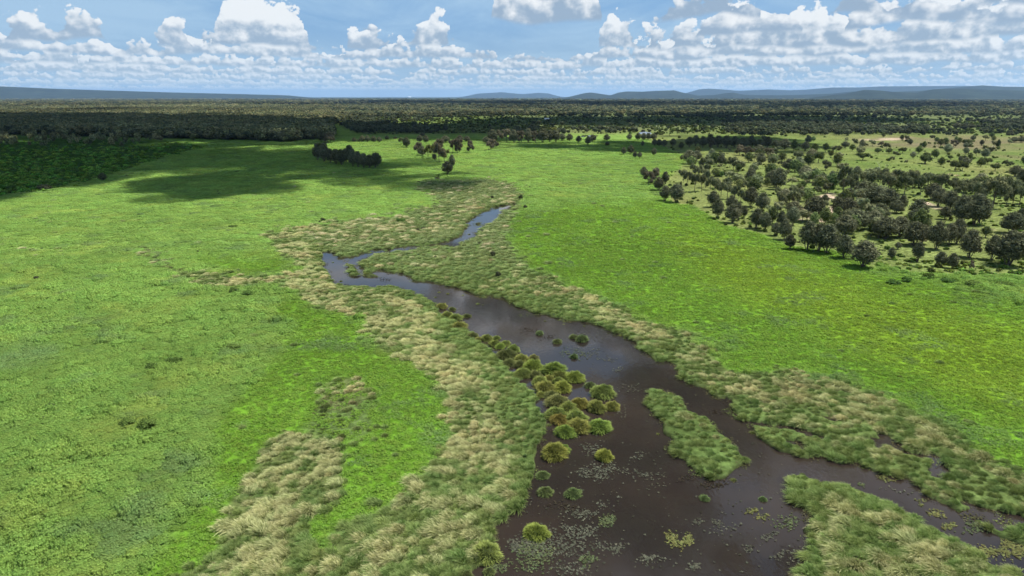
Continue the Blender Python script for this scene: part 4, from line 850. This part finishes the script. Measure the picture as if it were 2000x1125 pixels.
def build_trees():
    rng = np.random.default_rng(15)
    from collections import defaultdict
    for where, L in G.items():
        cnt = defaultdict(list)
        for r in L:
            if r[4] != 'x': cnt[WORDS[r[4]][0]].append(r)
        for word, LL in cnt.items():
            LL.sort(key=lambda r: r[0])
            for i, (px, py, hp, wp, k) in enumerate(LL):
                d = float(depth(px, py)); x, y = (float(q) for q in gp(px, py)); z = float(ground_z(np.array([x]), np.array([y]))[0])
                h = hp*d/F/.97*rng.uniform(.92, 1.12); w = wp*d/F*(rng.uniform(1.15, 1.45) if k == 'dark' else rng.uniform(.95, 1.2))
                if len(LL) == 1: lab = '%s %s' % (word, where)
                else:
                    pos = 'leftmost' if i == 0 else 'rightmost' if i == len(LL)-1 else ORD[i]+' from the left'
                    lab = '%s, %s %s' % (word, pos, where)
                tags = dict(label=lab, cat=WORDS[k][1], group=(WORDS[k][1]+'s '+where).replace('bushs', 'bushes'))
                if k in ('shrub', 'darkshrub'):
                    o = link('shrub', TREES[k][rng.integers(0, 2)][0], loc=(x, y, z-.1), **tags); o.scale = (w, w, h)
                elif k == 'dead':
                    o = link('dead_tree', DEAD[i % 2], loc=(x, y, z), **tags); o.scale = (h*.8, h*.8, h)
                else:
                    cm, tm = TREES[k][rng.integers(0, len(TREES[k]))]
                    o = link(NAMES[k], None, loc=(x, y, z), **tags); o.scale = (w, w, h)
                    link('crown', cm, parent=o); link('trunk', tm, parent=o)
                o.rotation_euler.z = rng.uniform(0, 6.28)
build_trees()

# ------------------------------------------------------------------ far woods, scrub and scattered bushes too many to count
def low(seed, cA, cB, n=150, sz=.12, tall=False):
    cl = [(0, 0, .58, .38, .38, .34)]+[(.28*cos(a+seed), .28*sin(a+seed), .55+.16*sin(a*2+seed), .22, .22, .22) for a in (0, 1.6, 3.1, 4.6)]
    return leafball('far_tree', cl, n, sz, cA, cB, seed, M_FAR, shell=(.75, 1.12))
M_FAR = leaf_mat('far_foliage', .45, .15, .03, tint=True)
M_FAR.name = 'far_foliage'
far_dark = [low(700+i, (.048, .060, .034), (.13, .145, .080)) for i in range(3)]
far_olive = [low(710+i, (.088, .096, .045), (.235, .230, .112)) for i in range(3)]
bushes = [leafball('bush', [(0, 0, .3, .5, .5, .4), (.3, .1, .3, .3, .3, .3), (-.25, -.2, .3, .3, .3, .32)], 90, .2, (.040, .055, .018), (.11, .14, .045), 720+i, M_FAR) for i in range(3)]
def fan(n, py0, py1, rng, p=1.0):
    """random ground points, more of them near; bounded by two sight distances"""
    px = rng.uniform(-160, 2160, n); py = py0+(py1-py0)*rng.random(n)**p
    x, y = gp(px, py); return x, y
def build_far():
    rng = np.random.default_rng(16)
    # woods
    x, y = fan(150000, 190.6, 279, rng, .85); q = zones_chunk(x, y)
    d = np.hypot(x, y)
    k_ = (q['forest'] > .45+.25*rng.random(len(x))) & ((y > 480))
    # thin the woods on the right and let clearings in
    patch = fbm(x, y*.45, 420, 4, 91)
    left = q['px'] < 700
    k_ &= left | (patch > .45+.06*rng.random(len(x))) | (rng.random(len(x)) < .22)
    k_ |= (q['py'] < 232) & (y > 480) & (q['forest'] > -1) & (rng.random(len(x)) < .10)
    k_ &= (fbm(x, y, 900, 3, 92) > .30)
    k_ &= ~((q['py'] > 228) & (q['py'] < 262) & (q['px'] > 660) & (rng.random(len(x)) < .9))
    x, y, d, px = x[k_], y[k_], d[k_], q['px'][k_]; py = q['py'][k_]; n = len(x)
    big = np.clip(d/2500, 1, 6)**.75
    sc = rng.uniform(8, 13, n)[:, None]*np.stack([1.3*big, 1.3*big, rng.uniform(.85, 1.15, n)*np.clip(big, 1, 1.6)], 1)
    dark = rng.random(n) < np.where(px < 680, .45, .65)
    tint = np.ones((n, 3))*(.1+1.7*fbm(x, y*.6, 420, 4, 93))[:, None]
    for nm, s in (('dark_forest', dark), ('olive_forest', ~dark)):
        m_ = int(s.sum()); scatter(nm, np.stack([x[s], y[s], np.zeros(m_)], 1), rng.uniform(0, 6.28, m_), sc[s], rng.integers(0, 3, m_), far_dark if nm == 'dark_forest' else far_olive, tint=tint[s])
    # dark scrub at the left
    x, y = fan(30000, 262, 400, rng, .8); q = zones_chunk(x, y); k_ = (q['scrub'] > .35+.3*rng.random(len(x))) & (rng.random(len(x)) < .62); x, y, qpx, qpy = x[k_], y[k_], q['px'][k_], q['py'][k_]; n = len(x)
    tall = (qpy < 280+rng.uniform(-6, 10, n)) & (qpx < 330); h = np.where(tall, rng.uniform(5, 9, n), rng.uniform(1.0, 2.4, n)*(1+.5*(rng.random(n) < .07))); w = np.where(tall, h*.7, rng.uniform(2.0, 4.0, n))
    b = ~tall; m_ = int(b.sum())
    scatter('dark_scrub', np.stack([x[b], y[b], np.full(m_, .1)], 1), rng.uniform(0, 6.28, m_), np.stack([w[b], w[b], h[b]], 1), rng.integers(0, 3, m_), bushes, tint=np.ones((m_, 3))*rng.uniform(.6, 1.5, (m_, 1))*np.array([1.5, 2.2, 1.0]))
    b = tall & (rng.random(n) < .5); m_ = int(b.sum())
    scatter('young_woodland', np.stack([x[b], y[b], np.full(m_, .1)], 1), rng.uniform(0, 6.28, m_), np.stack([w[b], w[b], h[b]], 1), rng.integers(0, 3, m_), far_olive, tint=np.ones((m_, 3))*rng.uniform(.8, 1.7, (m_, 1)))
    # bushes over the savanna and the flats behind the meadows
    x, y = fan(52000, 212, 545, rng, 1.9); q = zones_chunk(x, y)
    pt = fbm(x, y*.6, 70, 4, 95)
    dens = np.where(q['py'] < 262, .30+1.2*np.clip((pt-.42)*4, 0, 1), .03+.30*np.clip((pt-.5)*5, 0, 1))
    band = ((q['py'] > 228) & (q['py'] < 262) & (q['px'] < 1080) & (q['px'] > 640)); dens = np.where(band, dens+.6, dens)
    dens = np.where((q['px'] > 1560) & (q['py'] < 340) & (q['py'] > 268), dens*.35, dens)
    k_ = (q['sav'] > .5) & (rng.random(len(x)) < dens) & (q['water'] < .1) & (q['bare'] < .35)
    x, y, py = x[k_], y[k_], q['py'][k_]; n = len(x); d = np.hypot(x, y)
    w = rng.uniform(.8, 2.3, n)*np.clip(d/500, .8, 2.4); h = w*rng.uniform(.8, 1.3, n)
    scatter('savanna_bushes', np.stack([x, y, np.full(n, .15)], 1), rng.uniform(0, 6.28, n), np.stack([w, w, h], 1), rng.integers(0, 3, n), bushes, tint=np.ones((n, 3))*rng.uniform(.7, 1.8, (n, 1))*np.array([1, 1, .8]))
    # middle-distance trees beyond the counted ones
    x, y = fan(30000, 203, 268, rng, .9); q = zones_chunk(x, y)
    pt = fbm(x, y*.5, 240, 4, 97)+np.clip((232-q['py'])/100, -.10, .2)
    k_ = (q['sav'] > .3) & (rng.random(len(x)) < np.clip((pt-.50)*6, .015, .8)) & ((q['px'] > 1050) | (q['py'] < 262)) & (q['px'] > 640); x, y = x[k_], y[k_]; n = len(x); d = np.hypot(x, y); h = rng.uniform(5, 9, n)
    b = np.clip(d/1500, 1, 3)
    scatter('distant_woodland', np.stack([x, y, np.full(n, .1)], 1), rng.uniform(0, 6.28, n), np.stack([h*b, h*b, h], 1), rng.integers(0, 3, n), far_dark, tint=np.ones((n, 3))*rng.uniform(.7, 1.3, (n, 1)))
    # the open woodland between the counted trees
    poly = fill([(1345,300),(1480,288),(1640,300),(1680,345),(1760,360),(2200,372),(2200,430),(1990,440),(1800,470),(1700,478),(1560,450),(1500,425),(1400,372),(1345,335)])
    x, y = fan(2300, 290, 480, rng, 1.0); q = zones_chunk(x, y); ins = samp(poly, q['px'], q['py']); pt = fbm(x, y, 26, 3, 99)
    k_ = (ins > .5) & (rng.random(len(x)) < np.clip((pt-.44)*7, .04, .95)) & (q['bare'] < .2)
    xx, yy = fan(1500, 262, 330, rng, .9); qq = zones_chunk(xx, yy); kk = (qq['px'] > 1560) & (qq['sav'] > .6) & (rng.random(len(xx)) < .16); kk |= (qq['px'] > 1420) & (qq['py'] < 290) & (qq['sav'] > .6) & (rng.random(len(xx)) < .12)
    x, y = cat(x[k_], xx[kk]), cat(y[k_], yy[kk]); n = len(x); h = rng.uniform(3.5, 8.2, n); w = h*rng.uniform(.8, 1.35, n)
    pr_ = []
    for kd in ('gum', 'dark', 'green', 'gum'):
        cm, tm = TREES[kd][1]
        a = np.empty(len(cm.vertices)*3, np.float32); cm.vertices.foreach_get('co', a); b = np.empty(len(tm.vertices)*3, np.float32); tm.vertices.foreach_get('co', b)
        fa = np.empty(len(cm.loops), np.int32); cm.loops.foreach_get('vertex_index', fa); fb = np.array([v for p in tm.polygons for v in (p.vertices[0], p.vertices[1], p.vertices[2])]+[v for p in tm.polygons for v in (p.vertices[0], p.vertices[2], p.vertices[3])], np.int32)
        ca = np.empty(len(cm.vertices)*4, np.float32); cm.color_attributes['col'].data.foreach_get('color', ca); cb = np.tile(np.array([.12, .10, .08]), (len(b)//3, 1))
        me = mesh_np('woodland_tree', cat(a, b).reshape(-1, 3), cat(fa, fb+len(a)//3).reshape(-1, 3), cat(ca.reshape(-1, 4)[:, :3], cb)); me.materials.append(M_FAR); pr_.append(me)
    scatter('open_woodland', np.stack([x, y, np.full(n, .1)], 1), rng.uniform(0, 6.28, n), np.stack([w, w, h], 1), rng.integers(0, 4, n), pr_, tint=np.ones((n, 3))*rng.uniform(.8, 1.9, (n, 1)))
    # undergrowth through the grove on the right and small weeds on the meadows
    x, y = fan(16000, 300, 560, rng, 1.0); q = zones_chunk(x, y); pt = fbm(x, y, 30, 3, 98)
    k_ = (q['sav'] > .6) & (rng.random(len(x)) < np.clip((pt-.48)*3, .02, .6)) & (q['bare'] < .3); x, y = x[k_], y[k_]; n = len(x); w = rng.uniform(.5, 1.8, n)
    scatter('savanna_undergrowth', np.stack([x, y, np.full(n, .2)], 1), rng.uniform(0, 6.28, n), np.stack([w, w, w*.7], 1), rng.integers(0, 3, n), bushes, tint=np.ones((n, 3))*rng.uniform(1.0, 2.3, (n, 1))*np.array([1, 1.15, .7]))
    x, y = fan(1500, 280, 1100, rng, 1.5); q = zones_chunk(x, y); k_ = (q['water'] < .05) & (q['sav'] < .3) & (q['scrub'] < .6) & (q['bright'] < .5) & (rng.random(len(x)) < .55); x, y = x[k_], y[k_]; n = len(x); w = rng.uniform(.35, 1.0, n)*np.clip(np.hypot(x, y)/250, .6, 1.8)
    scatter('meadow_weeds', np.stack([x, y, np.full(n, .25)], 1), rng.uniform(0, 6.28, n), np.stack([w, w, w*.8], 1), rng.integers(0, 3, n), bushes, tint=np.ones((n, 3))*rng.uniform(.8, 2.0, (n, 1)))
build_far()

# ------------------------------------------------------------------ hills on the horizon
def hills(pts, D, thick, seed, c_):
    """a ridge whose crest follows the surveyed skyline, with spurs falling towards us and away"""
    pts = np.array(pts, float); px = np.linspace(pts[0, 0], pts[-1, 0], 420); top = np.interp(px, pts[:, 0], pts[:, 1])
    ang = np.arctan((px-1000)/F); rows = np.linspace(-1, 1, 33); V = []
    for r in rows:
        dd = D+thick*r
        crest = (189-top)/F*D*np.cos(ang)+H+20
        x = dd*np.sin(ang); y = dd*np.cos(ang)
        pr = (1-abs(r))**.9
        nz = fbm(x, y, thick*.5, 5, seed)
        zz = np.maximum(crest-20, 0)*(pr*(.62+.54*nz) if r != 0 else 1.0)*1.0
        tp = np.clip(np.minimum(px-px[0], px[-1]-px)/60, 0, 1); zz = zz*tp**.7 - 30*(abs(r) > .99) - 5
        V.append(np.stack([x, y, zz], 1))
    V = np.concatenate(V); i = np.arange(33*420).reshape(33, 420)
    Fq = np.stack([i[:-1, :-1], i[:-1, 1:], i[1:, 1:], i[1:, :-1]], -1).reshape(-1, 4)
    m, nt = mat_new('hill_forest'); geo = nd(nt, 'ShaderNodeNewGeometry')
    n = noise(nt, geo.outputs['Position'], .0035, 7, .65)
    b = nd(nt, 'ShaderNodeBsdfDiffuse'); nt.links.new(mixc(nt, smooth(nt, n, .3, .7), tuple(q*.55 for q in c_), tuple(q*1.3 for q in c_)), b.inputs[0])
    out = nd(nt, 'ShaderNodeOutputMaterial'); nt.links.new(b.outputs[0], out.inputs[0])
    link('hills', mesh_np('hills', V, Fq, None, True), m, kind='structure')
hc = (.022, .030, .018)
hills([(880,189),(908,187),(932,183),(960,182),(981,180.5),(1020,184),(1045,182),(1069,180.5),(1090,185),(1110,189)], 34000, 2500, 1, hc)
hills([(1290,186),(1320,179),(1350,175.5),(1370,174),(1400,176),(1425,178),(1480,175.5),(1520,177),(1550,176),(1600,172),(1650,172),(1690,170),(1760,169.5),(1850,169),(2000,172),(2200,176),(2500,186)], 30000, 3000, 2, hc)
hills([(1080,189),(1110,185.5),(1130,182),(1150,181),(1185,186),(1200,181),(1215,179),(1245,179.5),(1270,178),(1305,177),(1320,181),(1350,186.5),(1380,185.5),(1400,182),(1415,181),(1440,185.5),(1500,186),(1540,185),(1600,183),(1640,179),(1700,180),(1760,178),(1830,172),(1880,168),(1925,170.5),(2000,171),(2150,174),(2400,184)], 19000, 2200, 3, hc)
hills([(1540,188),(1600,185.5),(1625,183),(1660,176),(1690,177),(1720,180),(1760,181),(1790,175),(1850,174),(1900,176),(2000,178),(2200,184)], 14500, 1600, 4, hc)
hills([(-500,182),(-200,172),(0,169),(45,170),(140,174),(217,176.5),(350,180.5),(455,183),(540,185),(640,188)], 20000, 2200, 5, hc)

# ------------------------------------------------------------------ a few far buildings and the dead stems by the far pond
def far_house(px, py, w, label):
    x, y = (float(q) for q in gp(px, py)); h = w*.3
    o = link('farmhouse', None, loc=(x, y, 0), label=label, cat='house')
    V = [(-w/2,-w*.2,0),(w/2,-w*.2,0),(w/2,w*.2,0),(-w/2,w*.2,0),(-w/2,-w*.2,h),(w/2,-w*.2,h),(w/2,w*.2,h),(-w/2,w*.2,h)]
    F4 = [(0,1,5,4),(1,2,6,5),(2,3,7,6),(3,0,4,7)]
    m, nt = mat_new('pale_wall'); b = nd(nt, 'ShaderNodeBsdfDiffuse'); b.inputs[0].default_value = (.75, .74, .70, 1); out = nd(nt, 'ShaderNodeOutputMaterial'); nt.links.new(b.outputs[0], out.inputs[0])
    link('wall', mesh_np('wall', V, F4), m, parent=o)
    e = w*.04; V = [(-w/2-e,-w*.24,h),(w/2+e,-w*.24,h),(w/2+e,w*.24,h),(-w/2-e,w*.24,h),(-w/2-e,0,h*1.5),(w/2+e,0,h*1.5)]
    me = bpy.data.meshes.new('roof'); me.from_pydata(V, [], [(0,1,5,4),(2,3,4,5),(1,2,5),(3,0,4)])
    m2, nt = mat_new('metal_roof'); b = nd(nt, 'ShaderNodeBsdfDiffuse'); b.inputs[0].default_value = (.72, .74, .76, 1); out = nd(nt, 'ShaderNodeOutputMaterial'); nt.links.new(b.outputs[0], out.inputs[0])
    link('roof', me, m2, parent=o)
far_house(1068, 234.5, 9, 'small white shed in the dark scrub beyond the far grove')
far_house(800, 190.6, 160, 'pale building far off on the flat horizon left of centre')
def build_stems():
    rng = np.random.default_rng(18)
    xs = sorted([(1243,256),(1250,253),(1254,258),(1259,255),(1264,252),(1270,257),(1277,258),(1281,254),(1286,256)])
    for i, (px, py) in enumerate(xs):
        d = float(depth(px, py)); x, y = (float(q) for q in gp(px, py)); h = rng.uniform(8, 12)*d/F
        pos = 'leftmost' if i == 0 else 'rightmost' if i == len(xs)-1 else ORD[i]+' from the left'
        o = link('dead_tree', DEAD[i % 2], loc=(x, y, 0), label='bare drowned tree trunk by the far pond, %s of the row' % pos, cat='tree', group='drowned trunks by the far pond'); o.scale = (h*.5, h*.5, h); o.rotation_euler.z = i
build_stems()

# ------------------------------------------------------------------ clouds overhead that throw the cloud shadows
def cloud_mat(name, op):
    m, nt = mat_new(name); geo = nd(nt, 'ShaderNodeNewGeometry')
    d = nd(nt, 'ShaderNodeBsdfDiffuse'); d.inputs[0].default_value = (.9, .9, .9, 1); tr = nd(nt, 'ShaderNodeBsdfTranslucent'); tr.inputs[0].default_value = (.5, .52, .56, 1)
    mx = nd(nt, 'ShaderNodeMixShader'); mx.inputs[0].default_value = .25; nt.links.new(d.outputs[0], mx.inputs[1]); nt.links.new(tr.outputs[0], mx.inputs[2])
    n = noise(nt, geo.outputs['Position'], .012, 5, .6); tp = nd(nt, 'ShaderNodeBsdfTransparent'); m2 = nd(nt, 'ShaderNodeMixShader')
    lw = nd(nt, 'ShaderNodeLayerWeight'); lw.inputs['Blend'].default_value = .5
    nt.links.new((smooth(nt, n, .30, .60)*smooth(nt, X(nt, lw.outputs['Facing']), .95, .25)*op).clamp().k, m2.inputs[0]); nt.links.new(tp.outputs[0], m2.inputs[1]); nt.links.new(mx.outputs[0], m2.inputs[2])
    out = nd(nt, 'ShaderNodeOutputMaterial'); nt.links.new(m2.outputs[0], out.inputs[0])
    return m
def build_clouds():
    thick, thin = cloud_mat('cloud', .86), cloud_mat('thin_cloud', .55)
    th = np.linspace(0, 2*pi, 11)[:-1]; ph = np.linspace(-1.2, 1.2, 6)
    ball = np.array([[cos(p)*cos(t_), cos(p)*sin(t_), sin(p)] for p in ph for t_ in th]+[[0, 0, -1], [0, 0, 1]])
    bf = [[i*10+j, i*10+(j+1) % 10, (i+1)*10+(j+1) % 10, (i+1)*10+j] for i in range(5) for j in range(10)]
    bt = [[60, (j+1) % 10, j] for j in range(10)]+[[61, 50+j, 50+(j+1) % 10] for j in range(10)]
    bf = [[a, b, c2] for a, b, c2, e in bf]+[[a, c2, e] for a, b, c2, e in bf]+bt
    bf = np.array(bf)
    shadows = [  # surveyed cloud shadows on the land: polygon, puff radius, count, height of cloud
      ([(-500,236),(0,231),(330,236),(560,248),(660,250),(670,268),(560,277),(340,268),(140,264),(-500,262)], 62, 620, 560),
      ([(-500,285),(0,280),(180,280),(330,292),(300,310),(230,332),(140,352),(0,372),(-300,420)], 34, 420, 520),
      ([(330,300),(470,292),(600,298),(640,312),(760,328),(850,342),(890,352),(850,362),(700,348),(600,338),(500,340),(420,344),(330,338),(300,315)], 19, 190, 480),
      ([(310,352),(420,348),(520,346),(560,352),(480,364),(430,376),(350,388),(310,380),(330,366)], 15, 90, 480),
      ([(670,246),(820,244),(1000,246),(1000,262),(920,268),(800,270),(700,268),(670,262)], 42, 300, 560),
      ([(960,231),(1300,229),(1700,229),(1720,236),(1400,243),(1100,243),(960,240)], 60, 420, 620),
      ([(1000,286),(1060,283),(1090,285),(1060,290),(1000,290)], 15, 30, 480),
      ([(1210,284),(1330,278),(1480,270),(1520,285),(1400,294),(1300,293),(1210,290)], 26, 120, 520),
      ([(700,199),(1000,200),(1250,202),(1700,203),(1900,205),(1700,212),(1300,209),(1000,207),(700,204)], 150, 380, 640),
      ]
    rng = np.random.default_rng(19)
    for poly, rad, cnt, alt in shadows:
        Pw = np.stack(gp([p[0] for p in poly], [p[1] for p in poly]), 1)
        lo, hi = Pw.min(0), Pw.max(0); pts = []
        A, B = Pw, np.roll(Pw, -1, 0); tries = 0
        while len(pts) < cnt and tries < 400:
            tries += 1
            c_ = rng.uniform(lo, hi, (400, 2))
            cross = ((A[None, :, 1] <= c_[:, None, 1]) != (B[None, :, 1] <= c_[:, None, 1]))
            xi = A[None, :, 0]+(c_[:, None, 1]-A[None, :, 1])/np.where(np.abs(B[None, :, 1]-A[None, :, 1]) < 1e-6, 1, B[None, :, 1]-A[None, :, 1])*(B[None, :, 0]-A[None, :, 0])
            ins = (cross & (xi > c_[:, None, 0])).sum(1) % 2 == 1
            pts += list(c_[ins])
        alt = max(alt, .20*float(np.hypot(*hi))*.9+60) if hi[1] > 1500 else alt
        pts = np.array(pts[:cnt]); VV, FF = [], []
        for i, p in enumerate(pts):
            r = rad*rng.uniform(.5, 1.35); p = p+rng.normal(0, rad*.8, 2); z = alt+rad*rng.uniform(0, 1.1)
            off = SUN_DIR[:2]/SUN_DIR[2]*z
            b = ball*np.array([1, 1, .6])*r*rng.uniform(.85, 1.15, (len(ball), 1))+np.array([p[0]+off[0], p[1]+off[1], z])
            VV.append(b); FF.append(bf+i*len(ball))
        me = mesh_np('cloud', np.concatenate(VV), np.concatenate(FF), None, True)
        link('cloud', me, thin if rad < 20 else thick, kind='structure')
build_clouds()

# ------------------------------------------------------------------ air
def build_haze():
    B = 42000; top = 420.0; bot = -32.0
    V = [(-B,-800,bot),(B,-800,bot),(B,B,bot),(-B,B,bot),(-B,-800,top),(B,-800,top),(B,B,top),(-B,B,top)]
    me = mesh_np('haze', V, [(3,2,1,0),(4,5,6,7),(0,1,5,4),(1,2,6,5),(2,3,7,6),(3,0,4,7)])
    m, nt = mat_new('haze'); v = nd(nt, 'ShaderNodeVolumePrincipled'); v.inputs['Color'].default_value = (.40, .64, 1, 1); v.inputs['Density'].default_value = 2.0e-5
    v.inputs['Anisotropy'].default_value = .2
    out = nd(nt, 'ShaderNodeOutputMaterial'); nt.links.new(v.outputs[0], out.inputs['Volume'])
    link('haze', me, m, kind='stuff')
build_haze()
